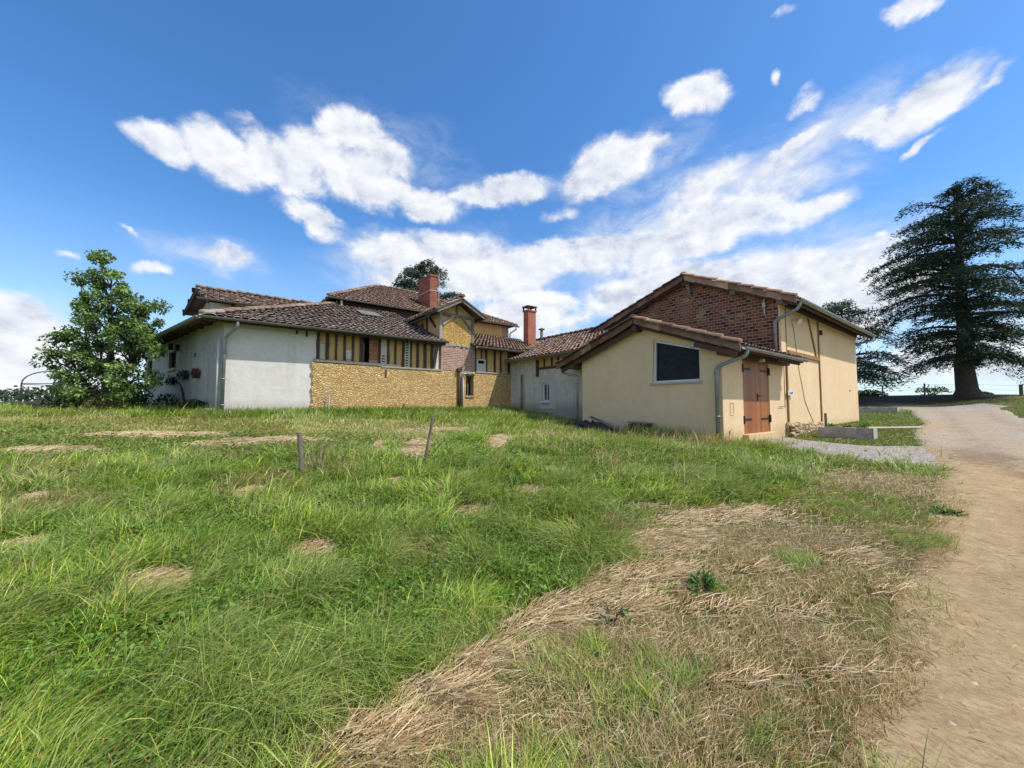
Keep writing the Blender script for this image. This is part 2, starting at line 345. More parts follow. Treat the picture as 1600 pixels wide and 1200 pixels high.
def tiles(name, fr, poly, e0, up, z0, sl, parent, pal=PAL_OLD, w=.20, course=.30, rad=.092, jit=.012, lichen=0, thick=.05, slab=True, under=None, moss=None):
    # poly in (a,b) of the frame; e0 = a point of the eave line, up = plan direction of the slope, z0 height there, sl rise per metre
    up = np.array(up, float); up /= np.linalg.norm(up); al = np.array([-up[1], up[0]]); e0 = np.array(e0, float)
    P = np.array(poly, float)-e0; q = P@al; r = P@up
    zf = lambda a, b: z0+sl*((np.array([a, b])-e0)@up)
    if slab:
        mb = MB(); top = [fr(a, b, zf(a, b)) for a, b in poly]
        mb.prism([(x, y, z-thick) for x, y, z in top], (0, 0, thick)); mb.build(under or 'roof_deck', m_channel, parent)
    n1 = math.sqrt(1+sl*sl); st = course/n1
    qs = np.arange(q.min()+w*.5, q.max(), w); rs = np.arange(r.min(), r.max()-st*.3, st)
    Q, Rr = np.meshgrid(qs, rs); Q = Q.ravel(); Rr = Rr.ravel()
    ck = np.stack([Q, Rr+st*.5], 1); ins = inpoly(ck[:, 0], ck[:, 1], np.stack([q, r], 1).tolist()); Q = Q[ins]; Rr = Rr[ins]; n = len(Q)
    ns = 6; ang = np.linspace(0, np.pi, ns+1)
    L = course*1.22
    rng = np.random.default_rng(len(Q)+int(abs(z0)*100))
    j1 = rng.normal(0, jit, n); j2 = rng.normal(0, jit, n); yaw = rng.normal(0, .03, n); jz = np.abs(rng.normal(0, jit*.5, n))
    al3 = np.array([*(fr.x*al[0]+fr.y*al[1]), 0]); u2 = fr.x*up[0]+fr.y*up[1]; u3 = np.array([u2[0], u2[1], sl])/n1; nn = np.cross(al3, u3); nn = nn if nn[2] > 0 else -nn
    base = np.array([fr.o[0], fr.o[1], 0])+np.array([*(fr.x*e0[0]+fr.y*e0[1]), z0])
    O = base+np.outer(Q+j1, al3)+np.outer(Rr*n1+j2-.04, u3)+np.outer(.0+jz, nn)
    V = []
    for end, (rr, lift) in enumerate(((rad*1.04, .022), (rad*.88, -.012))):
        for a in ang:
            off = al3*math.cos(a)*rr+nn*(math.sin(a)*rr*.55+lift)
            V.append(O+off+np.outer(np.ones(n), u3)*(L*end)+np.outer(yaw*L*end, al3))
    k = 2*(ns+1)
    V = np.stack(V, 1)                       # n,k,3
    Fq = []
    for i in range(ns): Fq.append([i, i+1, ns+1+i+1, ns+1+i])
    Fq = np.array(Fq); F = (Fq[None]+np.arange(n)[:, None, None]*k).reshape(-1, 4)
    ci = rng.choice(len(pal), n, p=np.arange(len(pal), 0, -1)/np.arange(1, len(pal)+1).sum())
    c = pal[ci]*rng.normal(1, .14, (n, 1)).clip(.6, 1.5)
    if lichen:
        # pale and orange lichen patches follow the roof, not the light
        pos = O; f = fbm(pos[:, 0]*.8, pos[:, 2]*2+pos[:, 1]*.8, 5, 4); kf = sstep(.5, .7, f)[:, None]*lichen*rng.random((n, 1))
        c = c*(1-kf)+np.array([.30,.25,.18])*kf
    if moss is not None:
        kf = (moss(Q, Rr)*rng.random(n))[:, None]; c = c*(1-kf)+np.array([.40,.24,.085])*kf
    col = np.repeat(c, k, 0)
    return mkobj(name, V.reshape(-1, 3), F, m_tile, parent, True, col=col, uv=False)
def ridge(name, p, q, parent, pal=PAL_OLD, rad=.12, L=.36, seed=1, moss=0):
    # line of overlapping half-round tiles from p to q
    rng = np.random.default_rng(seed); p = np.array(p, float); q = np.array(q, float); d = q-p; D = np.linalg.norm(d); d /= D
    sd = np.cross(d, (0, 0, 1)); sd /= np.linalg.norm(sd); up = np.cross(sd, d); n = max(2, int(D/L)); V = []; F = []; C = []
    for i in range(n):
        o = p+d*(D*i/n)+sd*rng.normal(0, .008)+up*rng.normal(0, .006); b = len(V); ns = 7
        c = pal[rng.integers(len(pal))]*rng.normal(1, .12)
        if moss: kf = moss*rng.random(); c = c*(1-kf)+np.array([.42,.26,.10])*kf
        for e, rr, lf in ((0, rad*1.06, .02), (1, rad*.9, -.005)):
            for j in range(ns+1):
                a = math.pi*j/ns; V.append(o+d*(D/n*1.15*e)+sd*math.cos(a)*rr+up*(math.sin(a)*rr*.85+lf)); C.append(c)
        V.append(o+up*-.01); C.append(c*.3)
        for j in range(ns): F.append([b+j, b+j+1, b+ns+1+j+1, b+ns+1+j])
        for j in range(ns): F.append([b+j+1, b+j, b+2*(ns+1)])
    return mkobj(name, np.array(V), F, m_tile, parent, True, col=np.clip(np.array(C), 0, 1), uv=False)
def gutter(name, p, q, parent, mat, rad=.075):
    p = np.array(p, float); q = np.array(q, float); d = (q-p)/np.linalg.norm(q-p); sd = np.cross(d, (0,0,1)); mb = MB(); ns = 8
    pr = [(math.cos(a)*rad, math.sin(a)*rad) for a in np.linspace(math.pi, 2*math.pi, ns)]
    pr2 = [(x*.86, y*.86) for x, y in pr][::-1]; out = pr+pr2
    i = len(mb.v); n = len(out)
    for e in (p, q): mb.v += [tuple(e+sd*x+np.array([0,0,y])) for x, y in out]
    for k in range(n): mb.f.append([k, (k+1) % n, n+(k+1) % n, n+k])
    for b in (0, n): mb.f.append([b+k for k in range(ns)]+[b+k for k in range(ns, n)])
    return mb.build(name, mat, parent)
def pipe(name, pts, parent, mat, rad=.045, n=10, clips=()):
    # rounded elbows
    P = [np.array(p, float) for p in pts]; out = [P[0]]
    for a, b, c in zip(P, P[1:], P[2:]):
        r = min(.11, np.linalg.norm(b-a)*.45, np.linalg.norm(c-b)*.45); s0 = b+(a-b)/np.linalg.norm(a-b)*r; s1 = b+(c-b)/np.linalg.norm(c-b)*r
        for t in (0, .25, .5, .75, 1): out.append((1-t)**2*s0+2*t*(1-t)*b+t*t*s1)
    out.append(P[-1]); mb = MB().tube(out, rad, n)
    for z in clips:
        a = P[-2]; b = P[-1]; t = (a[2]-z)/(a[2]-b[2]); c = a+(b-a)*t
        mb.tube([c-np.array([0,0,.02]), c+np.array([0,0,.02])], rad*1.25, n)
    return mb.build(name, mat, parent, True)
# ------------------------------------------------------------------ wall with rectangular openings
def wallrect(P, a0, a1, z0, z1, holes=(), depth=.16, thick=.0):
    # P(a, z, d) -> world, d is depth into the wall
    mb = MB(); A = sorted({a0, a1, *[h[0] for h in holes], *[h[1] for h in holes]}); Z = sorted({z0, z1, *[h[2] for h in holes], *[h[3] for h in holes]})
    for i in range(len(A)-1):
        for j in range(len(Z)-1):
            ca = (A[i]+A[i+1])/2; cz = (Z[j]+Z[j+1])/2
            if any(h[0] < ca < h[1] and h[2] < cz < h[3] for h in holes): continue
            mb.poly([P(A[i], Z[j], 0), P(A[i+1], Z[j], 0), P(A[i+1], Z[j+1], 0), P(A[i], Z[j+1], 0)])
    for h in holes:
        c = [(h[0], h[2]), (h[1], h[2]), (h[1], h[3]), (h[0], h[3])]
        for k in range(4):
            (x, y), (x2, y2) = c[k], c[(k+1) % 4]
            mb.poly([P(x, y, 0), P(x, y, depth), P(x2, y2, depth), P(x2, y2, 0)])
    return mb
def colored(name, mbs, cols, mat, parent):
    V = np.concatenate([np.array(m.v) for m in mbs]); F = []; o = 0; C = []
    for m, c in zip(mbs, cols):
        F += [[i+o for i in f] for f in m.f]; o += len(m.v); C += [c]*len(m.v)
    return mkobj(name, V, F, mat, parent, False, col=np.clip(np.array(C), 0, 1))
def verge(p, q, inward, parent, pal, seed, hgt=.15):
    # hung verge tiles along a gable edge: barrels on top, plates on the face
    ridge('verge_tiles', np.array(p)+np.array([0,0,.05]), np.array(q)+np.array([0,0,.05]), parent, pal, .10, .42, seed)
    rng = np.random.default_rng(seed); p = np.array(p, float); q = np.array(q, float); d = q-p; n = max(2, int(np.linalg.norm(d)/.42)); ms = []; cs = []
    inw = np.array(inward, float)
    for i in range(n):
        a = p+d*i/n; b = p+d*(i+1.04)/n; lo = rng.uniform(-.012, .012); off = -inw*(.012*(i % 2)+rng.uniform(0, .008)); m = MB()
        base = [a+off+np.array([0,0,-hgt+lo-.012]), b+off+np.array([0,0,-hgt+lo+.012]), b+off+np.array([0,0,.06]), a+off+np.array([0,0,.04])]
        m.prism(base, inw*.03); ms.append(m); cs.append(pal[rng.integers(len(pal))]*rng.normal(.95, .12))
    colored('verge_plates', ms, cs, m_tile, parent)
Z3 = lambda v2, z=0: np.array([v2[0], v2[1], z])

# ================================================================== FARMHOUSE
fh = thing('farmhouse', 'old farmhouse with white render, ochre rubble stone, dark half timber and brown tiled roofs', 'farmhouse', FH(4, 3, 1.2))
PF = lambda a, z, d: FH(a, d, z)
hu = lambda px, py=545: upx(FH, 0, px, py)
wallrect(PF, 0, 2.62, .8, 4.3).build('rendered_wall', m_white, fh)
# ragged left edge of the rubble stone, standing 6 cm proud of the render
mb = MB(); zs = np.linspace(.8, 3.08, 26); rg = random.Random(3); ed = [2.47+rg.uniform(-.05, .06) for _ in zs]
sw0, sw1 = 8.93-.02, 9.3
for i in range(25):
    a = [FH(ed[i], -.07, zs[i]), FH(8.50, -.07, zs[i]), FH(8.50, -.07, zs[i+1]), FH(ed[i+1], -.07, zs[i+1])]; mb.poly(a)
    mb.poly([FH(ed[i], .05, zs[i]), FH(ed[i], -.07, zs[i]), FH(ed[i+1], -.07, zs[i+1]), FH(ed[i+1], .05, zs[i+1])])
PS = lambda a, z, d: FH(a, d-.07, z)
w2 = wallrect(PS, 8.50, 11.1, .8, 3.06, [(8.60, 9.0, 2.02, 2.9)], .25); i0 = len(mb.v); mb.v += w2.v; mb.f += [[i+i0 for i in f] for f in w2.f]
mb.poly([FH(2.45, -.07, 3.08), FH(8.5, -.07, 3.08), FH(8.5, .1, 3.08), FH(2.45, .1, 3.08)]); mb.poly([FH(8.5, -.07, 3.06), FH(11.1, -.07, 3.06), FH(11.1, .1, 3.06), FH(8.5, .1, 3.06)])
stone = mb.build('rubble_stone_wall', m_stone, fh)
slot = MB().box(FH, hu(601.2), hu(603.6), -.085, -.065, 2.66, 2.98).build('vent_slot', m_rust, stone)
mb = MB().box(FH, hu(601.2)-.05, hu(603.6)+.05, -.082, -.066, 2.98, 3.04)
mb.build('slot_lintel', m_pinkbrick, stone)
# small window in the stone
win = MB().box(FH, 8.60, 9.0, .14, .17, 2.02, 2.9).build('window', m_glass, fh)
win['label'] = 'narrow dark window in the stone wall'
mb = MB()
for a0, a1, z0, z1 in ((8.60,8.66,2.02,2.9),(8.94,9.0,2.02,2.9),(8.78,8.82,2.02,2.9),(8.66,8.94,2.84,2.9)): mb.box(FH, a0, a1, .10, .139, z0, z1)
mb.build('window_frame', m_greyoak, win)
MB().box(FH, 8.58, 9.02, -.11, .1, 1.94, 2.02).build('sill', m_pinkbrick, win)
MB().box(FH, 8.56, 9.04, -.09, .0, 2.905, 2.99).build('lintel', m_oak, win)
# sill beam of the half timbering
MB().beam(FH(2.5, -.03, 3.16), FH(5.6, -.03, 3.13), .12, .10).build('sill_beam', m_greyoak, fh)
MB().beam(FH(4.85, -.035, 3.075), FH(7.4, -.035, 3.075), .13, .06).build('sill_plank', m_paleoak, fh)
MB().box(FH, 9.1, 11.0, -.10, .05, 3.065, 3.12).build('sill_plank', m_paleoak, fh)
MB().beam(FH(2.6, .0, 4.22), FH(7.36, .0, 4.22), .14, .14).build('wall_plate', m_oak, fh)
# ochre infill between the studs
def infill(u0, u1, z0, z1, mat, d=.03, name='infill_panel', n=8, bulge=.02):
    mb = MB(); us = np.linspace(u0, u1, n); z = np.linspace(z0, z1, 6)
    g = lambda i, j: FH(us[i], d-bulge*(math.sin(i/(n-1)*math.pi)), z[j])
    for i in range(n-1):
        for j in range(5): mb.poly([g(i,j), g(i+1,j), g(i+1,j+1), g(i,j+1)])
    return mb.build(name, mat, fh, True)
studs = [(494,498.7),(509,513.7),(524,526.4),(537,540),(550,553),(562.5,567),(592,594.3),(604.6,607.8),(616.6,618.8),(628.6,631.8),(640.6,643),(651,654),(662.2,665.8),(673.2,676.3)]
SU = [(hu(a), hu(b)) for a, b in studs]
kinds = ['half','o','o','halfp','o','open','holes','o','o','holes2','o','o','o']
for k, ((a, b), (c, d)) in enumerate(zip(SU, SU[1:])):
    kd = kinds[k]
    if kd == 'open':
        m1 = hu(577.5)
        mb = MB(); mb.poly([FH(b, .5, 3.1), FH(m1, .5, 3.1), FH(m1, .5, 4.2), FH(b, .5, 4.2)]); mb.poly([FH(m1, .06, 3.1), FH(m1, .5, 3.1), FH(m1, .5, 4.2), FH(m1, .06, 4.2)]); mb.poly([FH(b, .06, 3.1), FH(b, .5, 3.1), FH(b, .5, 4.2), FH(b, .06, 4.2)])
        mb.poly([FH(b, .06, 3.15), FH(m1, .06, 3.15), FH(m1, .5, 3.15), FH(b, .5, 3.15)]); mb.poly([FH(b, .06, 4.2), FH(m1, .06, 4.2), FH(m1, .5, 4.2), FH(b, .5, 4.2)])
        mb.build('loft_opening', m_dark, fh)
        bo = MB().beam(FH(b+.04, .1, 3.15), FH(b+.06, .1, 3.95), .05, .05).build('board', m_greyoak, fh)
        infill(m1, c, 3.35, 4.2, m_infill, .05, 'brick_infill', 4, .0)
        MB().box(FH, m1, c, .04, .25, 3.1, 3.345).build('broken_infill', m_pinkbrick, fh)
    elif kd.startswith('holes'):
        infill(b, c, 3.1, 4.2, m_dark, .09, 'panel_backing', 2, 0)
        mb = MB(); top = 3.62 if kd == 'holes' else 4.18; z = 3.1; kk = 0; rg = random.Random(k)
        while z < top:
            mb.box(FH, b, c, .0, .06, z, z+.055); z += .055
            if z < top-.05:
                s = rg.uniform(.2, .3)*(c-b); mb.box(FH, b, b+s, .0, .06, z, z+.05); mb.box(FH, c-rg.uniform(.2, .3)*(c-b), c, .0, .06, z, z+.05); z += .05
        if kd == 'holes': mb.box(FH, b, c, .0, .06, z, 4.2)
        mb.build('pierced_panel', m_pale, fh)
    elif kd == 'half':
        infill(b, c, 3.1, 3.75, m_pale); infill(b, c, 3.75, 4.2, m_ochre)
    elif kd == 'halfp':
        infill(b, c, 3.1, 3.3, m_ochre); infill(b, c, 3.3, 3.62, m_white); infill(b, c, 3.62, 4.2, m_ochre)
    else: infill(b, c, 3.1, 4.2, m_ochre)
rg = random.Random(5)
def stud(u0, u1, z0, z1, mat=None, fr=FH, d0=-.035, d1=.08):
    mb = MB(); n = 6; w = u1-u0; off = [(rg.uniform(-.12, .12)*w, rg.uniform(-.14, .14)*w) for _ in range(n)]
    for i in range(n-1):
        za = z0+(z1-z0)*i/(n-1); zb = z0+(z1-z0)*(i+1)/(n-1); a0, a1 = u0+off[i][0], u1+off[i][1]; b0, b1 = u0+off[i+1][0], u1+off[i+1][1]
        mb.hexa([fr(a0,d0,za),fr(a1,d0,za),fr(a1,d1,za),fr(a0,d1,za),fr(b0,d0,zb),fr(b1,d0,zb),fr(b1,d1,zb),fr(b0,d1,zb)])
    return mb.build('timber_stud', mat or m_oak, fh)
for a, b in SU: stud(a, b, 3.11, 4.2)
# last bay before the dormer: pale torn plaster with a leaning brace
infill(SU[-1][1], 7.36, 3.05, 4.2, m_pale, .05)
MB().beam(FH(hu(677.5), -.01, 3.1), FH(hu(683), -.01, 4.2), .10, .10).build('brace', m_greyoak, fh)

# ---- dormer tower
D0, D1 = 7.33, 9.0
mb = wallrect(PS, 7.38, 9.06, 3.06, 4.19); mb.poly([FH(7.38, -.07, 3.06), FH(7.38, .2, 3.06), FH(7.38, .2, 4.19), FH(7.38, -.07, 4.19)]); mb.poly([FH(9.06, -.07, 3.06), FH(9.06, .2, 3.06), FH(9.06, .2, 4.19), FH(9.06, -.07, 4.19)])
mb.poly([FH(7.38, -.07, 4.19), FH(9.06, -.07, 4.19), FH(9.06, .1, 4.19), FH(7.38, .1, 4.19)]); mb.build('brick_shaft', m_pinkbrick, fh)
mb = MB(); rg2 = random.Random(9)
for i in range(14):
    u = 7.38+i*.12; mb.box(FH, u, u+.12, -.10+rg2.uniform(-.02, .02), .0, 4.16+rg2.uniform(-.02, .02), 4.24+rg2.uniform(-.02, .03))
mb.build('broken_ledge', m_paleoak, fh)
dm = MB()
apz = 6.12
dm.poly([FH(D0, .02, 4.2), FH(D1, .02, 4.2), FH(D1, .02, 5.56), FH(8.17, .02, apz), FH(D0, .02, 5.56)])
dm.poly([FH(D1, .02, 4.2), FH(D1, 5.9, 4.2), FH(D1, 5.9, 5.56), FH(D1, .02, 5.56)])
dmo = dm.build('dormer_wall', m_ochre, fh)
# dormer side towards the lower roof, with its small window
PD = lambda a, z, d: FH(D0+d, a, z)
wallrect(PD, .02, 5.9, 4.2, 5.56, [(1.55, 2.05, 4.98, 5.40)], .12).build('dormer_side_wall', m_ochre, fh)
dw = MB().box(FH, D0+.11, D0+.13, 1.55, 2.05, 4.98, 5.40).build('window', m_glass, fh); dw['label'] = 'tiny grey framed window in the dormer side'
mb = MB()
for b0, b1, z0, z1 in ((1.55,1.61,4.98,5.40),(1.99,2.05,4.98,5.40),(1.78,1.81,4.98,5.40),(1.61,1.99,4.98,5.03),(1.61,1.99,5.35,5.40)): mb.box(FH, D0+.05, D0+.109, b0, b1, z0, z1)
mb.build('window_frame', m_paleoak, dw)
MB().box(FH, D0-.03, D0+.05, 2.3, 2.9, 4.9, 5.5).build('brick_infill', m_pinkbrick, fh)
MB().beam(FH(D0-.02, .35, 5.0), FH(D0-.02, .95, 5.52), .08, .1).build('brace', m_oak, fh)
MB().beam(FH(D0-.02, 1.2, 4.6), FH(D0-.02, 1.2, 5.55), .06, .1, (1,0,0)).build('timber_stud', m_oak, fh)
# arched rubble panel, 4 cm proud of the plaster
mb = MB(); out = []
for k in range(25):
    a = math.pi*k/24; out.append((8.19-.735*math.cos(a), 4.78+.70*math.sin(a)))
out = [(7.455, 4.2)]+out+[(8.925, 4.2)]
mb.prism([FH(u, -.025, z) for u, z in out], np.array(FH(0, .05, 0))-np.array(FH(0, 0, 0))); mb.build('arched_stone_panel', m_archstone, fh)
MB().box(FH, D0-.02, D0+.11, -.05, .09, 4.2, 5.6).build('corner_post', m_paleoak, fh)
MB().box(FH, D1-.09, D1+.03, -.05, .09, 4.2, 5.6).build('corner_post', m_greyoak, fh)
MB().beam(FH(D0+.11, -.02, 5.53), FH(D1-.09, -.02, 5.51), .10, .11).build('tie_beam', m_greyoak, fh)
MB().beam(FH(7.46, -.06, 5.05), FH(7.98, -.06, 5.50), .05, .085).build('brace', m_paleoak, fh)
MB().beam(FH(8.86, -.06, 4.98), FH(8.42, -.06, 5.48), .05, .085).build('brace', m_greyoak, fh)
MB().box(FH, 8.12, 8.22, -.05, .05, 5.585, 6.05).build('king_post', m_greyoak, fh)
rz = lambda u: 6.24-.53*abs(u-8.17)
tiles('dormer_roof', FH, [(6.92,-.5),(8.17,-.5),(8.17,6.0),(6.92,6.0)], (6.92, 0), (1, 0), rz(6.92), .53, fh, PAL_MID, lichen=.5)
tiles('dormer_roof', FH, [(9.42,-.5),(8.17,-.5),(8.17,6.0),(9.42,6.0)], (9.42, 0), (-1, 0), rz(9.42), .53, fh, PAL_MID, lichen=.5)
ridge('ridge_tiles', FH(8.17, -.5, 6.28), FH(8.17, 6.0, 6.28), fh, PAL_MID)
for s in (1, -1):
    MB().beam(FH(8.17, -.44, 6.13), FH(8.17+s*1.2, -.44, 6.13-.53*1.2), .05, .14).build('barge_board', m_greyoak, fh)
for u, z in ((6.98, 5.5), (8.17, 6.08), (9.36, 5.5)): MB().beam(FH(u, -.48, z), FH(u, .6, z), .09, .11).build('purlin', m_oak, fh)
MB().beam(FH(6.99, .2, 5.42), FH(6.99, 2.9, 5.42), .06, .08).build('eaves_rail', m_oak, fh)
pipe('dormer_downpipe', [FH(6.93, 2.55, 5.5), FH(6.93, 2.55, 5.12)], fh, m_pvc, .04)

# ---- right of the dormer
infill(9.08, 9.16, 3.12, 4.2, m_greyoak, .0, 'infill_panel', 2, 0)
r_st = [(9.06,9.14),(9.68,9.76),(10.16,10.24),(10.52,10.58),(10.98,11.08)]
for a, b in r_st: stud(a, b, 3.12, 4.2)
for (a, b), (c, d) in zip(r_st, r_st[1:]):
    if b < 9.2:
        infill(b, c, 3.72, 4.2, m_ochre); infill(b, 9.2, 3.12, 3.72, m_greyoak)
        w3 = MB().box(FH, 9.2, c, .05, .07, 3.14, 3.68).build('window', m_glass, fh); w3['label'] = 'white framed window under the eaves right of the dormer'
        mb = MB()
        for a0, a1, z0, z1 in ((9.2,9.26,3.12,3.7),(c-.06,c,3.12,3.7),(9.26,c-.06,3.12,3.18),(9.26,c-.06,3.64,3.7)): mb.box(FH, a0, a1, -.02, .049, z0, z1)
        mb.build('window_frame', m_whitepaint, w3)
        MB().box(FH, 9.27, c-.07, .03, .045, 3.2, 3.5).build('curtain', m_pale, w3)
    else: infill(b, c, 3.12, 4.2, m_ochre)
MB().beam(FH(9.06, .0, 4.22), FH(11.1, .0, 4.22), .14, .12).build('wall_plate', m_oak, fh); MB().box(FH, 11.09, 12.7, .0, .1, 2.9, 4.3).build('end_panel', m_oak, fh)  # dark panel closing the gap at the right end under the eave
stud(9.42, 9.47, 3.72, 4.2)
# ---- roofs of the farmhouse
mossf = lambda q, r: np.clip(1.2-np.abs(q*0+(r*.80-q*-1+.0))*0, 0, 0)
tiles('front_roof', FH, [(-.52,-.5),(7.42,-.5),(7.42,5.35),(4.26,5.35)], (0,-.5), (0,1), 4.22, .395, fh, PAL_OLD, lichen=.75)
tiles('right_roof', FH, [(8.85,-.5),(11.3,-.5),(12.5,0),(16.4,5.9),(8.9,5.9)], (9,-.5), (0,1), 4.22, .30, fh, PAL_MID, lichen=.6)
WL = np.array([-.793, .61]); K0 = FH.o+T2*-.52+M2*-.5
FL = Frame(K0, WL, np.array([.61, .793]))
tiles('left_roof', FL, [(0,0),(11.6,0),(11.6,5.8),(4.16,5.8)], (0,0), (0,1), 4.22, .383, fh, PAL_OLD, lichen=.6)
ridge('hip_tiles', FH(-.52,-.5,4.27), FH(4.26,5.35,6.58), fh, PAL_OLD, .11, .36, 4, moss=.25)
# upper hipped block
ez, pk = 6.95, 9.92
tiles('upper_roof', FH, [(4.1,5.5),(15.9,5.5),(11.4,12),(8.6,12)], (4,5.5), (0,1), ez, (pk-ez)/6.5, fh, PAL_MID, lichen=.7)
tiles('upper_roof', FH, [(4.1,5.5),(8.6,12),(4.1,18.5)], (4.1,5.5), (1,0), ez, (pk-ez)/4.5, fh, PAL_MID, lichen=.5)
mb = MB(); mb.poly([FH(15.9,5.5,ez), FH(15.9,18.5,ez), FH(11.4,12,pk)]); mb.poly([FH(15.9,18.5,ez), FH(4.1,18.5,ez), FH(8.6,12,pk), FH(11.4,12,pk)]); mb.build('roof_deck', m_soffit, fh)
for p, q in (((4.1,5.5,ez+.05),(8.6,12,pk+.05)),((8.6,12,pk+.05),(11.4,12,pk+.05)),((15.9,5.5,ez+.05),(11.4,12,pk+.05))): ridge('hip_tiles', FH(*p), FH(*q), fh, PAL_MID, .11, .36, 8)
mb = MB(); mb.box(FH, 4.55, 15.4, 5.9, 18.1, 4.6, 6.9); mb.build('upper_wall', m_ochre, fh)
MB().box(FH, 4.6, 11.2, 5.86, 5.895, 5.0, 6.88).build('eave_shade_panel', m_oak, fh)  # dark panel painting the deep eave shade over the ochre upper wall
MB().box(FH, 14.95, 15.43, 5.86, 5.9, 5.4, 6.88).build('brick_quoin', m_pinkbrick, fh)
gutter('gutter', FH(4.0, 5.42, ez-.02), FH(11.0, 5.42, ez-.02), fh, m_gutterold); gutter('gutter', FH(11.0, 5.42, ez-.02), FH(16.0, 5.42, ez-.02), fh, m_gutterold)
pipe('downpipe', [FH(15.75, 5.42, ez-.05), FH(15.75, 5.42, ez-.25), FH(15.5, 5.8, ez-.5), FH(15.5, 5.8, 5.6)], fh, m_zinc)
MB().tube([FH(4.7, 5.55, 6.55), FH(4.7, 5.55, 6.85)], .06).build('floodlight', m_pvc, fh)
# left gabled block
gz, gr = 6.03, 6.84
tiles('gable_roof', FH, [(-.55,5.5),(5,5.5),(5,7.3),(-1.03,7.3)], (0,5.5), (0,1), gz, (gr-gz)/1.8, fh, PAL_MID, lichen=.6)
tiles('gable_roof', FH, [(-1.55,9.3),(5,9.3),(5,7.3),(-1.03,7.3)], (0,9.3), (0,-1), gz-.06, (gr-gz)/1.8, fh, PAL_OLD)
ridge('ridge_tiles', FH(-1.03,7.3,gr+.05), FH(5,7.3,gr+.05), fh, PAL_MID, .11, .36, 12)
mb = MB(); mb.poly([FH(-.1,5.9,4.4), FH(-.84,8.8,4.4), FH(-.84,8.8,6.1), FH(-.46,7.3,6.72), FH(-.1,5.9,6.1)]); mb.poly([FH(-.1,5.9,4.4), FH(5,5.9,4.4), FH(5,5.9,6.15), FH(-.1,5.9,6.15)]); mb.build('gable_block_wall', m_grey, fh)
for a, b, ua, ub in ((5.5, 7.3, -.5, -.98), (9.3, 7.3, -1.5, -.98)): MB().beam(FH(ua, a, gz-.1), FH(ub, b, gr-.1), .05, .18).build('barge_board', m_oak, fh)
for b, z, ub in ((5.75, 6.02, -.55), (7.3, 6.68, -.98), (8.85, 6.05, -1.4)): MB().beam(FH(ub, b, z), FH(.2, b, z), .10, .12).build('purlin', m_oak, fh)
gutter('gutter', FH(-.9, 5.43, gz), FH(2.8, 5.43, gz), fh, m_gutterold)
MB().box(FH, .25, .4, 5.82, 5.92, 5.0, 6.1).build('timber_stud', m_oak, fh); MB().beam(FH(.1, 5.86, 5.6), FH(.7, 5.86, 5.9), .08, .1).build('brace', m_oak, fh)
# gutters and pipes of the front
gutter('gutter', FH(-.55, -.58, 4.2), FH(7.45, -.58, 4.24), fh, m_gutterold); gutter('gutter', FH(8.85, -.58, 4.17), FH(11.3, -.58, 4.17), fh, m_gutterold)
gutter('gutter', (*(K0+np.array([-.61,-.793])*.08), 4.2), (*(K0+WL*11.6+np.array([-.61,-.793])*.08), 4.2), fh, m_zinc)
mb = MB(); mb.beam(FH(-.45, -.42, 4.14), FH(7.4, -.42, 4.16), .04, .12); mb.build('fascia', m_oak, fh)
pipe('downpipe', [FH(.32, -.56, 4.15), FH(.32, -.56, 3.98), FH(.03, -.09, 3.68), FH(.03, -.09, 1.15)], fh, m_zinc, .048, clips=(3.2, 2.4, 1.6))
pipe('downpipe', [(*(FH.o+np.array([-.61,-.793])*.09+WL*.1), 3.62), (*(FH.o+np.array([-.61,-.793])*.09+WL*.1), 1.15)], fh, m_pvc, .035)
pipe('downpipe', [FH(8.22, -.13, 3.12), FH(8.22, -.13, 1.0)], fh, m_rust, .055); pipe('downpipe', [FH(8.60, -.2, 3.0), FH(8.36, -.14, 2.93), FH(8.36, -.14, 1.0)], fh, m_zinc, .045); pipe('downpipe', [FH(8.44, -.12, 2.9), FH(8.44, -.12, 1.0)], fh, m_pvc, .018)
MB().beam(FH(8.2, -.16, 3.18), FH(8.5, -.16, 3.34), .03, .03).build('iron_bracket', m_black, fh); MB().box(FH, 8.12, 8.32, -.22, -.08, 3.08, 3.2).build('pipe_hopper', m_rust, fh)
# brackets under the front eaves
for u in (1.95, 2.25): MB().box(FH, u, u+.05, -.06, -.005, 3.95 if u > 2 else 4.0, 4.15).build('iron_bracket', m_rust, fh)
# ---- left side wall
PL = lambda s, z, d: (FH.o[0]+WL[0]*s+.61*d, FH.o[1]+WL[1]*s+.793*d, z)
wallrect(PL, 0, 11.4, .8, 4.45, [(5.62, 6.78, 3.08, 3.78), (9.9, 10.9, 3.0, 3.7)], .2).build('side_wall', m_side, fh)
for a, b, z0, z1 in ((5.62, 6.78, 3.08, 3.78), (9.9, 10.9, 3.0, 3.7)):
    w = MB().poly([PL(a, z0, .15), PL(b, z0, .15), PL(b, z1, .15), PL(a, z1, .15)]).build('window', m_glass, fh); w['label'] = 'dark window in the shaded side wall'
    mb = MB(); fl = Frame(FH.o, WL, np.array([.61, .793]))
    mb.box(fl, a, a+.06, .08, .14, z0, z1); mb.box(fl, b-.06, b, .08, .14, z0, z1); mb.box(fl, (a+b)/2-.03, (a+b)/2+.03, .08, .14, z0, z1); mb.build('window_frame', m_oak, w)
    MB().box(fl, a-.08, b+.08, -.08, .1, z0-.1, z0-.005).build('sill', m_grey, w)
fl = Frame(FH.o, WL, np.array([.61, .793]))
for i in range(13): MB().beam(fl(.3+i*.9, -.46, 4.12), fl(.3+i*.9, .1, 4.33), .08, .12).build('rafter_end', m_oak, fh)
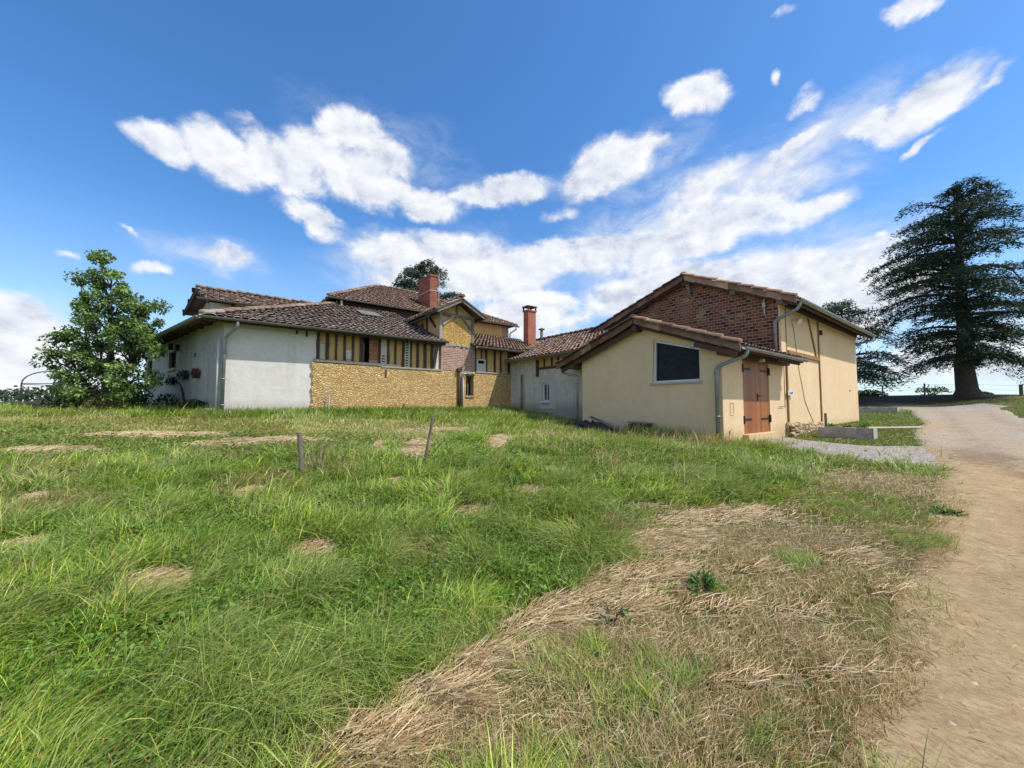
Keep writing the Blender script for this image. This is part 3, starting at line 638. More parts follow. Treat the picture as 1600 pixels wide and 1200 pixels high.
for s, zz in ((7.6, 3.72), (8.6, 3.72), (5.2, 3.72), (6.2, 3.85)): MB().box(fl, s, s+.16, -.12, .02, zz, zz+.25).build('corbel', m_oak, fh)
MB().box(fl, 2.9, 2.96, -.03, .0, 3.3, 3.45).build('iron_bracket', m_rust, fh)
MB().box(fl, .1, .42, -.35, -.05, 1.1, 1.5).build('corner_stone', m_kerb, fh)
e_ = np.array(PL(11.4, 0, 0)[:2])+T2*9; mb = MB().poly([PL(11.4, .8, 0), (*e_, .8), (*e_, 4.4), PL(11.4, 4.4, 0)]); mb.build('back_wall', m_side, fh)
# brick stack on the upper roof
ch = MB(); ch.box(FH, 10.0, 10.5, 6.6, 8.35, 7.2, 9.5); cho = ch.build('chimney', m_chim, fh)
MB().box(FH, 9.96, 10.54, 6.56, 8.39, 9.5, 9.62).build('chimney_cap', m_chim, cho)
mb = MB()
for (a, b, c, d) in ((9.975,10.525,6.575,6.598),(9.975,10.525,8.352,8.375),(9.975,9.998,6.598,8.352),(10.502,10.525,6.598,8.352)): mb.box(FH, a, b, c, d, 8.6, 8.63)
mb.build('iron_strap', m_pvc, cho); MB().tube([FH(10.56, 6.55, 8.0), FH(10.56, 6.55, 9.75)], .02).build('aerial_rod', m_pvc, cho)
# skylight pane lying in the tiles
sk = lambda u, d: FH(u, d, 4.22+.395*(d+.5)+.10)
MB().prism([sk(5.0, 3.1), sk(5.9, 3.1), sk(5.9, 4.1), sk(5.0, 4.1)], (0, 0, .02)).build('skylight', m_gutterold, fh)

# ================================================================== LOW WING
wg = thing('low_wing', 'low grey rendered wing with a small white window between farmhouse and barn', 'outbuilding', FW(2, -2, 1.2))
PW = lambda b, z, d: FW(d, b, z)
wallrect(PW, -5.0, .3, .7, 3.22, [(-2.58, -2.16, 1.76, 2.54)], .14).build('rendered_wall', m_grey, wg)
FWm = Frame(FW.o, M2, T2)
mb = wallrect(PW, -5.0, -1.95, 3.22, 3.84); mb.build('ochre_panel', m_ochre, wg)
wallrect(PW, -1.95, .3, 3.22, 3.84).build('upper_wall', m_grey, wg)
for b0, b1 in ((-1.95,-1.78),(-2.35,-2.28),(-2.82,-2.75),(-3.2,-3.12),(-3.75,-3.68)): MB().box(FW, -.04, .06, b0, b1, 3.24 if b0 < -2 else 2.85, 3.6).build('timber_stud', m_oak, wg)
MB().beam(FW(-.02, -1.8, 3.2), FW(-.02, -4.9, 3.2), .09, .09).build('lintel_beam', m_oak, wg)
ww = MB().poly([PW(-2.58, 1.76, .12), PW(-2.16, 1.76, .12), PW(-2.16, 2.54, .12), PW(-2.58, 2.54, .12)]).build('window', m_glass, wg)
mb = MB()
for b0, b1, z0, z1 in ((-2.58,-2.52,1.76,2.54),(-2.22,-2.16,1.76,2.54),(-2.52,-2.22,1.76,1.82),(-2.52,-2.22,2.48,2.54),(-2.40,-2.37,1.82,2.48)): mb.box(FW, .06, .119, b0, b1, z0, z1)
mb.build('window_frame', m_whitepaint, ww); MB().box(FW, -.08, .06, -2.65, -2.09, 1.70, 1.755).build('sill', m_whitepaint, ww)
sur = wallrect(lambda b, z, d: FW(-.012+d, b, z), -3.0, -1.98, 1.45, 2.82, [(-2.62, -2.12, 1.6, 2.58)], .012); sur.build('window_surround', m_surround, wg)
pipe('downpipe', [FW(-.1, -.85, 3.0), FW(-.1, -.85, 1.1)], wg, m_gutterold, .04)
tiles('roof', FW, [(-.42,-5.6),(-.42,-.1),(1.4,.3),(4.4,4.4),(4.4,-5.6)], (-.42,0), (1,0), 3.70, .383, wg, PAL_NEW, w=.215)
mb = MB().poly([FW(4.4,-5.6,5.54), FW(9,-5.6,3.8), FW(9,4,3.8), FW(4.4,4.4,5.54)]); mb.build('roof_deck', m_soffit, wg)
ridge('ridge_tiles', FW(4.4, 4.4, 5.6), FW(4.4, -5.6, 5.6), wg, PAL_NEW)
gutter('gutter', FW(-.5, -.15, 3.66), FW(-.5, -5.5, 3.66), wg, m_gutterold)
# tiles piled in the valley
rv = np.random.default_rng(4); ms = []; cs = []
for i in range(26):
    t = i/26; a = .9+2.4*t; b = .1+(-1.0)*0+t*1.9+rv.normal(0, .12); z = 3.70+.383*(a+.42)+.10
    m = MB().tube([FW(a, b, z), FW(a+rv.uniform(.15,.3), b+rv.uniform(-.2,.2), z+.06)], [.09, .07], 6); ms.append(m); cs.append(PAL_NEW[rv.integers(5)]*rv.normal(.9, .2))
colored('valley_tiles', ms, cs, m_tile, wg)
c2 = MB(); c2.box(FW, 3.15, 3.75, 2.54, 2.97, 4.7, 7.15); c2o = c2.build('chimney', m_redplaster, wg)
MB().box(FW, 3.10, 3.80, 2.49, 3.02, 7.15, 7.22).build('chimney_cap', m_redplaster, c2o)
mb = MB()
for a in (3.13, 3.69):
    for b in (2.50, 2.95): mb.box(FW, a, a+.08, b, b+.06, 7.22, 7.42)
mb.box(FW, 3.08, 3.82, 2.47, 3.04, 7.42, 7.47); mb.build('cowl', m_rust, c2o)
sp = MB().tube([FW(4.4, 2.75, 5.5), FW(4.4, 2.75, 6.15)], .09).build('stove_pipe', m_zinc, wg)
MB().tube([FW(4.4, 2.75, 6.2), FW(4.4, 2.75, 6.24), FW(4.4, 2.75, 6.32)], [.2, .2, .03], 12).build('rain_cap', m_gutterold, sp)
# ================================================================== CREAM ANNEX (gable with the trapezoid window)
an = thing('annex', 'cream rendered annex with a low gable, trapezoid dark window and brown double door', 'outbuilding', FA(2, 2, .6))
GA = lambda b, z: FA(0, b, z)
t_un = lambda b: 3.02+.375*(b+.55) if b < 2.44 else 4.14-.335*(b-2.44)
mb = MB()
mb.poly([GA(0,.2), GA(.57,.2), GA(.57,t_un(.57)), GA(0,t_un(0))])
mb.poly([GA(.57,.2), GA(2.04,.2), GA(2.04,2.27), GA(.57,2.27)])
mb.poly([GA(.57,3.19), GA(1.99,3.60), GA(1.99,t_un(1.99)), GA(.57,t_un(.57))])
mb.poly([GA(2.04,.2), GA(4.88,.2), GA(4.88,t_un(4.88)), GA(2.44,t_un(2.44)), GA(1.99,t_un(1.99)), GA(1.99,3.60), GA(2.04,2.27)])
wp = [(.57,2.27),(2.04,2.27),(1.99,3.60),(.57,3.19)]
for k in range(4):
    (b, z), (b2, z2) = wp[k], wp[(k+1) % 4]; mb.poly([FA(0,b,z), FA(.2,b,z), FA(.2,b2,z2), FA(0,b2,z2)])
mb.poly([FA(0,4.88,.2), FA(4.3,4.88,.2), FA(4.3,4.88,3.3), FA(0,4.88,3.3)])
mb.build('gable_wall', m_cream, an)
PA = lambda a, z, d: FA(a, d, z)
wallrect(PA, 0, 4.46, .2, 3.2, [(1.26, 3.2, .78, 3.0)], .12).build('front_wall', m_cream, an)
wn = MB().poly([FA(.13,b,z) for b, z in wp]).build('window', m_glass, an); wn['label'] = 'large trapezoid dark window with pale frame'
def fr_bar(p, q, w, up):
    (b, z), (b2, z2) = p, q; return [(b, z), (b2, z2), (b2+up[0]*w, z2+up[1]*w), (b+up[0]*w, z+up[1]*w)]
mb = MB(); dv = np.array(FA(.06,0,0))-np.array(FA(0,0,0))
for pts in (fr_bar((.57,3.19),(1.99,3.60),.07,(0,-1)), fr_bar((.57,2.27),(2.04,2.27),.06,(0,1)), fr_bar((1.99,3.53),(2.036,2.33),.07,(-1,0)), fr_bar((.57,2.33),(.57,3.12),.05,(1,0))):
    mb.prism([FA(.06,b,z) for b, z in pts], dv)
mb.build('window_frame', m_whitepaint, wn)
MB().box(FA, -.06, .06, .52, 2.10, 2.215, 2.268).build('sill', m_kerb, wn)
# double door
for k, (a0, a1) in enumerate(((1.265, 2.255), (2.262, 3.195))):
    dl = MB().box(FA, a0, a1, .03, .075, .79, 2.99).build('door_leaf', m_door, an)
    for z in (2.62, 1.16):
        x0, x1 = (a0, a0+.62) if k == 0 else (a1-.62, a1)
        MB().box(FA, x0+.02, x1-.02, .015, .029, z, z+.055).build('strap_hinge', m_black, dl)
        xp = a0+.0 if k == 0 else a1
        MB().tube([FA(xp, .0, z-.09), FA(xp, .0, z+.14)], .035, 8).build('hinge_pin', m_black, dl)
    if k:
        MB().box(FA, a0+.05, a0+.10, .012, .029, 1.72, 1.95).build('lock_plate', m_black, dl)
        MB().tube([FA(a0+.075, .03, 1.88), FA(a0+.075, -.04, 1.88), FA(a0+.21, -.045, 1.87)], .012, 8).build('handle', m_black, dl)
MB().box(FA, 1.15, 3.35, -.16, .12, .3, .775).build('threshold', m_cream, an)
MB().box(FA, 1.2, 3.25, -.02, .1, 3.0, 3.1).build('door_lintel', m_oak, an)
# small marks of the electricity box and the bolt on the render
mb = MB()
for a0, a1, z0, z1 in ((.42,.62,1.66,1.675),(.42,.62,1.33,1.345),(.42,.435,1.345,1.66),(.605,.62,1.345,1.66)): mb.box(FA, a0, a1, -.012, .0, z0, z1)
mb.build('meter_door', m_cream, an)
MB().tube([FA(3.9, -.03, 1.55), FA(4.35, -.03, 1.55)], .008).build('wire', m_oak, an)
# roof
tiles('roof', FA, [(-.33,-.55),(4.5,-.55),(4.5,.0),(4.33,.0),(4.33,2.44),(-.33,2.44)], (0,-.55), (0,1), 3.10, .375, an, PAL_NEW, w=.205)
tiles('roof', FA, [(-.33,5.75),(4.33,5.75),(4.33,2.44),(-.33,2.44)], (0,5.75), (0,-1), 3.11, .335, an, PAL_NEW, w=.205)
ridge('ridge_tiles', FA(-.4,2.44,4.27), FA(4.33,2.44,4.27), an, PAL_NEW, .13)
ia = Z3(FA.x)
PAL_VG = 1.45*np.array([(.23,.135,.095),(.30,.19,.12),(.36,.25,.15),(.17,.085,.062),(.26,.16,.11)])
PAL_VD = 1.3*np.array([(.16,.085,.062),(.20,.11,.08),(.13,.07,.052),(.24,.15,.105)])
verge(FA(-.36,-.6,3.10), FA(-.36,2.40,4.24), ia, an, PAL_VG, 3)
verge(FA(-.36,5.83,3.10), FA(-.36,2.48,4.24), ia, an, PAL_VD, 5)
MB().beam(FA(-.2,-.5,2.98), FA(-.2,2.42,4.07), .06, .12).build('barge_board', m_brownwood, an)
MB().beam(FA(-.2,5.7,2.90), FA(-.2,2.46,4.0), .06, .16).build('barge_board', m_brownwood, an)
MB().prism([FA(-.3,-.5,3.03), FA(.0,-.5,3.03), FA(.0,2.44,4.13), FA(-.3,2.44,4.13)], (0,0,.015)).build('soffit', m_soffit, an)
MB().prism([FA(-.3,5.7,3.03), FA(.0,5.7,3.03), FA(.0,2.44,4.12), FA(-.3,2.44,4.12)], (0,0,.015)).build('soffit', m_soffit, an)
for b, z, mm in ((2.44, 3.98, m_oak), (5.1, 3.0, m_oak)): MB().beam(FA(-.34, b, z), FA(.1, b, z), .14, .18).build('purlin', mm, an)
MB().beam(FA(-.28, -.1, 2.98), FA(4.46, -.1, 2.98), .2, .16).build('eaves_beam', m_brownwood, an)
MB().beam(FA(-.30, .55, 3.24), FA(-.30, -.5, 2.88), .05, .13).build('rafter', m_brownwood, an)
MB().box(FA, -.31, -.25, .58, .68, 3.16, 3.29).build('metal_clip', m_zinc, an)
for i in range(11): MB().beam(FA(.1+i*.42, -.5, 3.06), FA(.1+i*.42, .0, 3.22), .06, .09).build('rafter_end', m_brownwood, an)
MB().beam(FA(2.6, -.44, 2.95), FA(4.55, -.44, 2.95), .05, .10).build('fascia', m_oak, an); MB().box(FA, -.25, 4.5, -.56, -.535, 2.95, 3.06).build('fascia', m_brownwood, an)
gutter('gutter', FA(-.22, -.64, 3.045), FA(4.52, -.64, 3.045), an, m_zinc, .07)
gutter('gutter', FA(-.25, 5.84, 3.07), FA(4.3, 5.84, 3.07), an, m_gutterold)
pipe('downpipe', [FA(.0,-.62,3.02), FA(-.0,-.60,2.86), FA(-.09,.10,2.60), FA(-.09,.10,.45)], an, m_zinc, .052, clips=(2.45, 1.3))
pipe('downpipe', [FA(-.12,5.8,3.02), FA(-.12,5.78,2.82), FA(-.1,5.02,2.66), FA(-.1,5.02,.7)], an, m_zinc, .048, clips=(2.4, 1.3))
tag(MB().box(FA, 2.0, 2.12, -.28, -.16, 2.86, 2.94).build('wall_lamp', m_whitepaint), 'small white lamp under the annex eaves above the brown door', 'lamp')

# ================================================================== BARN
bn = thing('barn', 'tall barn with dark red brick gable and cream rendered sunny side', 'barn', FA(9, 3, .6))
zb = lambda b: 4.96+.46*(b+.55) if b < 3.11 else 6.64-.33*(b-3.11)
mb = MB(); mb.poly([FA(4.34,b,z) for b, z in ((0,2.2),(7.5,2.2),(7.5,zb(7.5)),(3.11,zb(3.11)),(0,zb(0)))]); mb.build('brick_gable', m_barnbrick, bn)
PB = lambda a, z, d: FA(a, d, z)
wallrect(lambda a, z, d: FA(a, d+.03, z), 4.4, 14.75, .2, 5.15).build('rendered_wall', m_cream, bn)
mb = MB(); mb.poly([FA(14.75,.03,.2), FA(14.75,7.5,.2), FA(14.75,7.5,zb(7.5)), FA(14.75,3.11,zb(3.11)), FA(14.75,.03,zb(.03))]); mb.poly([FA(4.34,7.5,.2), FA(14.75,7.5,.2), FA(14.75,7.5,zb(7.5)), FA(4.34,7.5,zb(7.5))]); mb.build('back_wall', m_cream, bn)
MB().box(FA, 4.30, 4.72, -.03, .029, 3.3, 5.0).build('corner_pilaster', m_cream, bn)
# rubble footing
mb = MB(); rg = random.Random(8); us = np.linspace(4.5, 8.9, 24); tz = [.98+rg.uniform(-.07,.06)-.004*i for i in range(24)]; off = [rg.uniform(-.10,-.03) for _ in us]
for i in range(23):
    mb.poly([FA(us[i],off[i],.2), FA(us[i+1],off[i+1],.2), FA(us[i+1],off[i+1],tz[i+1]), FA(us[i],off[i],tz[i])])
    mb.poly([FA(us[i],off[i],tz[i]), FA(us[i+1],off[i+1],tz[i+1]), FA(us[i+1],.05,tz[i+1]), FA(us[i],.05,tz[i])])
mb.poly([FA(4.5,off[0],.2), FA(4.5,.05,.2), FA(4.5,.05,tz[0]), FA(4.5,off[0],tz[0])]); mb.build('rubble_footing', m_foot, bn)
for i in range(9):
    x = 4.62+rg.uniform(0, .55); z = .5+rg.uniform(0, .42)
    bm_ = MB().tube([FA(x-.09,-.1,z), FA(x,-.15,z+.01), FA(x+.09,-.1,z)], [.05,.085,.05], 7); bm_.build('footing_stone', m_foot, bn, True)
m_tan = simple('weathered_tan_wood', (.30,.155,.065), (.38,.21,.10), 4, .8, .4, .008, 40, (6,6,.6))
MB().box(FA, 4.79, 4.87, -.02, .031, 1.0, 4.95).build('timber_post', m_tan, bn)
MB().box(FA, 8.52, 8.60, -.015, .031, .95, 4.95).build('timber_post', m_tan, bn)
MB().beam(FA(7.35,.01,4.93), FA(8.2,.01,3.47), .05, .07).build('timber_brace', m_tan, bn)
MB().beam(FA(5.0,-.0,3.42), FA(8.52,.0,3.42), .07, .14).build('timber_rail', m_tan, bn)
MB().box(FA, 8.75, 8.95, -.05, .03, 4.45, 4.63).build('vent_box', m_rust, bn)
cb = MB(); pts = [(5.65,4.5),(5.75,4.2),(5.9,3.7),(6.0,3.3),(6.15,2.8),(6.45,2.2),(6.6,1.8),(7.0,1.4),(7.55,.95)]
cb.tube([FA(a,.02,z) for a, z in pts], .008, 5); cb.build('cable', m_oak, bn)
MB().tube([FA(4.62,.02,3.3), FA(4.60,.02,1.5)], .008, 5).build('cable', m_oak, bn)
MB().beam(FA(13.1,.02,2.28), FA(13.3,.02,2.28), .03, .03).build('wall_anchor', m_rust, bn)
for b, z, dx in ((3.11, 6.45, .0), (1.35, 5.68, 0), (5.0, 5.93, 0), (-.1, 5.05, 0), (6.9, 5.25, 0)): MB().beam(FA(4.06, b, z), FA(4.5, b, z), .18, .2).build('purlin', m_oak if b > 3 else m_greyoak, bn)
MB().beam(FA(4.1, 3.0, 6.38), FA(4.33, 3.05, 5.9), .12, .10).build('purlin_bracket', m_greyoak, bn)
wi = MB().tube([FA(4.25,.42,4.7), FA(4.25,.42,5.25)], .02); wi.tube([FA(4.15,.38,4.95), FA(4.35,.5,4.95)], .03); wi.tube([FA(4.22,.42,4.98), FA(4.22,.42,5.1)], .05); wi.build('wire_insulator', m_pvc, bn)
tiles('roof', FA, [(4.02,-.55),(15.05,-.55),(15.05,3.11),(4.02,3.11)], (4,-.55), (0,1), 5.02, .46, bn, PAL_NEW, w=.205)
tiles('roof', FA, [(4.02,8.0),(15.05,8.0),(15.05,3.11),(4.02,3.11)], (4,8.0), (0,-1), 5.09, .33, bn, PAL_NEW, w=.205)
ridge('ridge_tiles', FA(3.95,3.11,6.74), FA(15.1,3.11,6.74), bn, PAL_NEW, .13)
verge(FA(3.98,-.58,5.02), FA(3.98,3.07,6.70), ia, bn, PAL_VG, 13, .17)
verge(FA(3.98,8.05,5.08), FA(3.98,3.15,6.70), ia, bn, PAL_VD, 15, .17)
MB().beam(FA(4.10,-.5,4.86), FA(4.10,3.09,6.52), .05, .10).build('barge_board', m_brownwood, bn); MB().beam(FA(4.10,7.9,4.96), FA(4.10,3.13,6.52), .05, .12).build('barge_board', m_oak, bn)
gutter('gutter', FA(4.05,-.64,5.0), FA(15.05,-.64,5.0), bn, m_zinc, .085)
MB().beam(FA(4.1,-.5,4.93), FA(15,-.5,4.93), .04, .14).build('fascia', m_oak, bn)
for i in range(18): MB().beam(FA(4.5+i*.6,-.46,4.98), FA(4.5+i*.6,.03,5.2), .08, .11).build('rafter_end', m_oak, bn)
MB().box(FA, 4.4, 14.8, -.04, .06, 4.98, 5.1).build('wall_plate', m_oak, bn)
pipe('downpipe', [FA(4.2,-.62,4.95), FA(4.2,-.58,4.72), FA(4.24,.12,4.42), FA(4.24,.12,3.42)], bn, m_zinc, .055, clips=(4.0,))
pipe('downpipe', [FA(14.9,-.62,4.95), FA(14.9,-.55,4.8), FA(14.84,.12,4.6), FA(14.84,.12,.6)], bn, m_zinc, .055)
tag(MB().tube([FA(5.6,-.0,4.62), FA(5.6,-.10,4.60), FA(5.55,-.22,4.52)], [.05,.06,.10], 10).build('floodlight', m_whitepaint), 'white floodlight high on the cream barn wall above the hanging cable', 'lamp')
# sign on the wall (blue handwriting, too small to read in the photograph: drawn as strokes)
m_ink = simple('blue_ink', (.03,.06,.30), (.04,.08,.34), 5, .6, 0)
sg = thing('sign', 'small white sign with blue writing on the cream wall right of the door', 'sign', FA(4.95, -.06, 1.93))
MB().box(FA, 4.70, 5.22, -.055, -.035, 1.93, 2.10).build('panel', m_whitepaint, sg)
rg = random.Random(2); mb = MB(); x = 4.80
for k in range(7):
    h = rg.choice((.035, .05, .065)); mb.beam(FA(x, -.06, 1.985), FA(x+.012, -.06, 1.985+h), .012, .006, (0,1,0)); mb.beam(FA(x, -.06, 1.985+h*.5), FA(x+.035, -.06, 1.985+h*.6), .006, .012); x += .045
mb.build('lettering', m_ink, sg)

# ================================================================== THINGS ON THE SIDE WALL OF THE FARMHOUSE
WNL = np.array([-.61, -.793])
def pulley(name, s, z, r, n, label, w=.13):
    o = thing(name, label, 'iron wheel', PL(s, z, -.15), 'rusty iron wheels hung on the side wall')
    for k in range(n):
        sc = s+(k-(n-1)/2)*.5
        mb = MB(); N = 18
        c = np.array(PL(sc, z, -.06)); ax = np.array([*WNL, 0]); e1 = np.array([*WL, 0]); e2 = np.array([0,0,1.])
        def ringv(rr, d): return [tuple(c+ax*d+(e1*math.cos(2*math.pi*j/N)+e2*math.sin(2*math.pi*j/N))*rr) for j in range(N)]
        prof = [(r, 0), (r, w*.35), (r*.8, w*.4), (r*.8, w*.7), (r, w*.75), (r, w), (r*.62, w), (r*.62, 0)]
        i0 = len(mb.v)
        for rr, d in prof: mb.v += ringv(rr, d)
        m = len(prof)
        for q in range(m):
            for j in range(N): mb.f.append([i0+q*N+j, i0+q*N+(j+1) % N, i0+((q+1) % m)*N+(j+1) % N, i0+((q+1) % m)*N+j])
        for j in range(4):
            a = math.pi*j/4; d = e1*math.cos(a)+e2*math.sin(a); mb.beam(c+ax*w*.5-d*r*.66, c+ax*w*.5+d*r*.66, .05, .06, tuple(ax))
        mb.build('rim', m_black if n > 1 else m_rust, o)
        MB().tube([c, c+ax*(w+.05)], .06, 8).build('hub', m_black, o)
pulley('wheel_rim', 3.98, 2.71, .18, 2, 'middle pair of rusty iron wheels on the shaded side wall, right of the window sill')
pulley('wheel_rim', 2.36, 2.69, .18, 1, 'single rusty iron wheel on the shaded side wall, nearest the white downpipe')
pulley('wheel_rim', 5.66, 2.55, .17, 2, 'lowest pair of rusty iron wheels on the shaded side wall, straight below the window sill')
mb = MB(); mb.tube([PL(6.6, 2.85, -.02), PL(6.2, 2.62, -.02), PL(4.9, 2.45, -.02), PL(4.4, 2.2, -.03), PL(4.0, 1.75, -.03), PL(3.7, 1.2, -.05)], [.015,.02,.025,.03,.045,.06], 6)
tag(mb.build('climbing_stem', m_oak), 'thick dark bare creeper stem running down the shaded side wall', 'creeper')

# ================================================================== POSTS, TROUGHS, DEBRIS
def post(name, px, py, top, dia, mat, label, cat, group=None, lean=(0, 0), hide=.2):
    x, y = ground(px, py); z = H(x, y); d = ray(*top); k = y/d[1]
    tx, tz = d[0]*k+lean[0], EYE+d[2]*k
    mb = MB(); n = 7; pts = []; rg = random.Random(px)
    for i in range(n):
        t = i/(n-1); pts.append((x+(tx-x)*t+rg.uniform(-.004,.004), y+lean[1]*t, z-hide+(tz-z+hide)*t))
    mb.tube(pts, [dia/2*rg.uniform(.9, 1.08) for _ in range(n)], 9); return tag(mb.build(name, mat), label, cat, group)
m_postw = simple('weathered_post', (.13,.105,.08), (.24,.20,.155), 4, .9, .7, .012, 30, (8,8,.8), c3=(.30,.26,.21))
post('fence_post', 474, 748, (468, 676), .068, m_postw, 'upright weathered wooden fence post in the grass beside dry stalks', 'fence post', 'old fence posts in the meadow', hide=.3)
post('fence_post', 658, 722, (677, 652), .05, m_postw, 'thin leaning wooden fence post in the meadow before the stone wall', 'fence post', 'old fence posts in the meadow', hide=.3)
def stake(u, d, z0, z1, r, mat, label):
    tag(MB().tube([FH(u, d, z0), FH(u+.01, d, z1)], r, 8).build('stake', mat), label, 'stake', 'stakes along the stone wall')
stake(hu(511.5,620), -.25, 1.2, 1.98, .022, m_pvc, 'tall thin white rod before the stone wall near the white render')
stake(hu(564,630), -.3, 1.2, 1.68, .035, m_kerb, 'short pale stub before the middle of the stone wall, left of the grey stake')
stake(hu(626,630), -.3, 1.2, 1.66, .04, m_greyoak, 'short grey wooden stake near the middle of the stone wall, right of the pale stub')
def trough(px, py, L, W, Ht, label, n_plants, plab):
    x, y = ground(px, py); z = H(x, y)-.04; f = Frame((x, y)); f = Frame((x, y), T2, M2)
    o = thing('stone_trough', label, 'trough', (x, y, z), 'stone troughs beside the barn')
    mb = MB(); t = .09; rg = random.Random(int(px))
    def side(a0, a1, b0, b1):
        n = 10
        for i in range(n):
            u0 = i/n; u1 = (i+1)/n
            if abs(a1-a0) > abs(b1-b0): mb.box(f, a0+(a1-a0)*u0, a0+(a1-a0)*u1, b0, b1, 0+z, z+Ht+rg.uniform(-.012,.012))
            else: mb.box(f, a0, a1, b0+(b1-b0)*u0, b0+(b1-b0)*u1, z, z+Ht+rg.uniform(-.012,.012))
    side(.02, t, 0, L); mbk = mb; mb = MB(); side(W-t, W, 0, L); mb.build('back_slab', m_concrete, o); mb = mbk
    bs = np.linspace(-.0, L, 30); hs_ = np.linspace(0, 1, 8); BB, HH = np.meshgrid(bs, hs_, indexing='ij'); off = (fbm(BB*5+px, HH*2.5, 31, 4)-.5)*.075-.012-.03*(1-HH)
    top = Ht+(fbm(bs*3+px, bs*0, 33, 3)-.5)*.05
    g_ = lambda i, j: f(off[i, j], bs[i], z+hs_[j]*top[i])
    for i in range(29):
        for j in range(7): mb.poly([g_(i+1, j), g_(i, j), g_(i, j+1), g_(i+1, j+1)])
        mb.poly([g_(i+1, 7), g_(i, 7), f(t, bs[i], z+top[i]), f(t, bs[i+1], z+top[i+1])])
    mb.build('basin', m_concrete, o)
    mb = MB(); mb.box(f, t, W-t, .0, t, z, z+Ht-.004); mb.box(f, t, W-t, L-t, L, z, z+Ht-.004)
    mb.box(f, .0, W, -.03, -.001, z, z+Ht+.02); mb.build('end_slab', m_kerb, o)
    MB().box(f, t, W-t, t, L-t, z+Ht-.12, z+Ht-.06).build('soil', m_soil, o)
    return f, z+Ht-.06
TR1, tz1 = trough(1363.5, 688, 1.28, .52, .37, 'grey concrete trough planted with three small shrubs in front of the cream barn wall', 3, '')
TR2, tz2 = trough(1401.5, 645, 1.75, .5, .36, 'far grey concrete trough on the lawn edge before the dark shaded bank', 0, '')
x, y = ground(1293, 662); x, y = TR1(1.6, 1.45, 0)[:2]
tag(MB().tube([(x, y, H(x, y)-.1), (x-.01, y, H(x, y)+.72)], .04, 10).build('stake', m_greyoak), 'grey round stake standing behind the planted trough against the cream wall', 'stake')
# concrete strip across the lawn
xa, ya = ground(1352, 669.5); xb, yb = ground(1452, 668)
mb = MB(); 
for i in range(8):
    u0, u1 = i/8, (i+1)/8; P0 = (xa+(xb-xa)*u0, ya+(yb-ya)*u0); P1 = (xa+(xb-xa)*u1, ya+(yb-ya)*u1)
    z0, z1 = H(*P0)+.03, H(*P1)+.03
    mb.hexa([(P0[0],P0[1]-.35,z0-.2),(P1[0],P1[1]-.35,z1-.2),(P1[0],P1[1]+.35,z1-.2),(P0[0],P0[1]+.35,z0-.2),(P0[0],P0[1]-.35,z0),(P1[0],P1[1]-.35,z1),(P1[0],P1[1]+.35,z1),(P0[0],P0[1]+.35,z0)])
cp = mb.build('concrete_path', m_kerb, None, kind='structure')
# dumped things against the shaded gable
def debris():
    fx = Frame(FA(0,0,0)[:2])
    z = .86
    m_tarp = simple('black_tarpaulin', (.012,.012,.013), (.03,.03,.03), 2, .45, .8, .03, 6, spec=.5)
    rg = np.random.default_rng(3); n, m = 16, 8; V = []; F = []
    for i in range(n):
        for j in range(m):
            b = 3.0+i/(n-1)*1.9; a = -.95+j/(m-1)*.85; p = fx(a, b, 0); h = .2*math.sin(i/(n-1)*math.pi)**.5*math.sin(j/(m-1)*math.pi)**.5
            V.append((p[0], p[1], H(p[0], p[1])+.02+h*(.7+rg.random()*.8)))
    for i in range(n-1):
        for j in range(m-1): F.append([i*m+j, (i+1)*m+j, (i+1)*m+j+1, i*m+j+1])
    tag(mkobj('tarpaulin', np.array(V), F, m_tarp, None, True), 'crumpled black tarpaulin on the ground by the left downpipe of the annex', 'tarpaulin')
    g = lambda a, b, h: (*fx(a, b, 0)[:2], H(*fx(a, b, 0)[:2])+h)
    tag(MB().beam(g(-.62, 2.9, .12), g(-.35, 4.2, .40), .16, .035).build('plank', m_greyoak), 'grey plank lying tilted on the black tarpaulin', 'plank', 'planks by the annex')
    tag(MB().beam(g(-1.05, 3.3, .12), g(-.95, 4.3, .2), .12, .04).build('plank', m_oak), 'dark plank lying flat in front of the black tarpaulin', 'plank', 'planks by the annex')
    b = MB(); c0 = g(-.4, 1.95, 0)[2]; o = thing('crate', 'dark weathered wooden crate in the dry grass under the annex window', 'crate', g(-.4, 2.2, 0))
    for k in range(3): MB().box(fx, -.55, -.53, 2.0, 2.55, c0+.05+k*.11, c0+.13+k*.11).build('slat', m_oak, o)
    b.box(fx, -.52, -.12, 2.0, 2.03, c0, c0+.36); b.box(fx, -.52, -.12, 2.52, 2.55, c0, c0+.36); b.box(fx, -.14, -.12, 2.03, 2.52, c0, c0+.36); b.box(fx, -.52, -.14, 2.03, 2.52, c0+.30, c0+.34); b.build('box', m_oak, o)
    MB().beam(fx(-.33, 1.95, c0+.37), fx(-.33, 2.6, c0+.40), .42, .03).build('lid', m_gutterold, o)
    s = MB().tube([g(-.7, 1.3, .0), g(-.68, 1.33, .09), g(-.66, 1.35, .14)], [.16,.15,.05], 8); tag(s.build('stone', m_concrete, None, True), 'dark stone in the grass right of the wooden crate', 'stone')
debris()
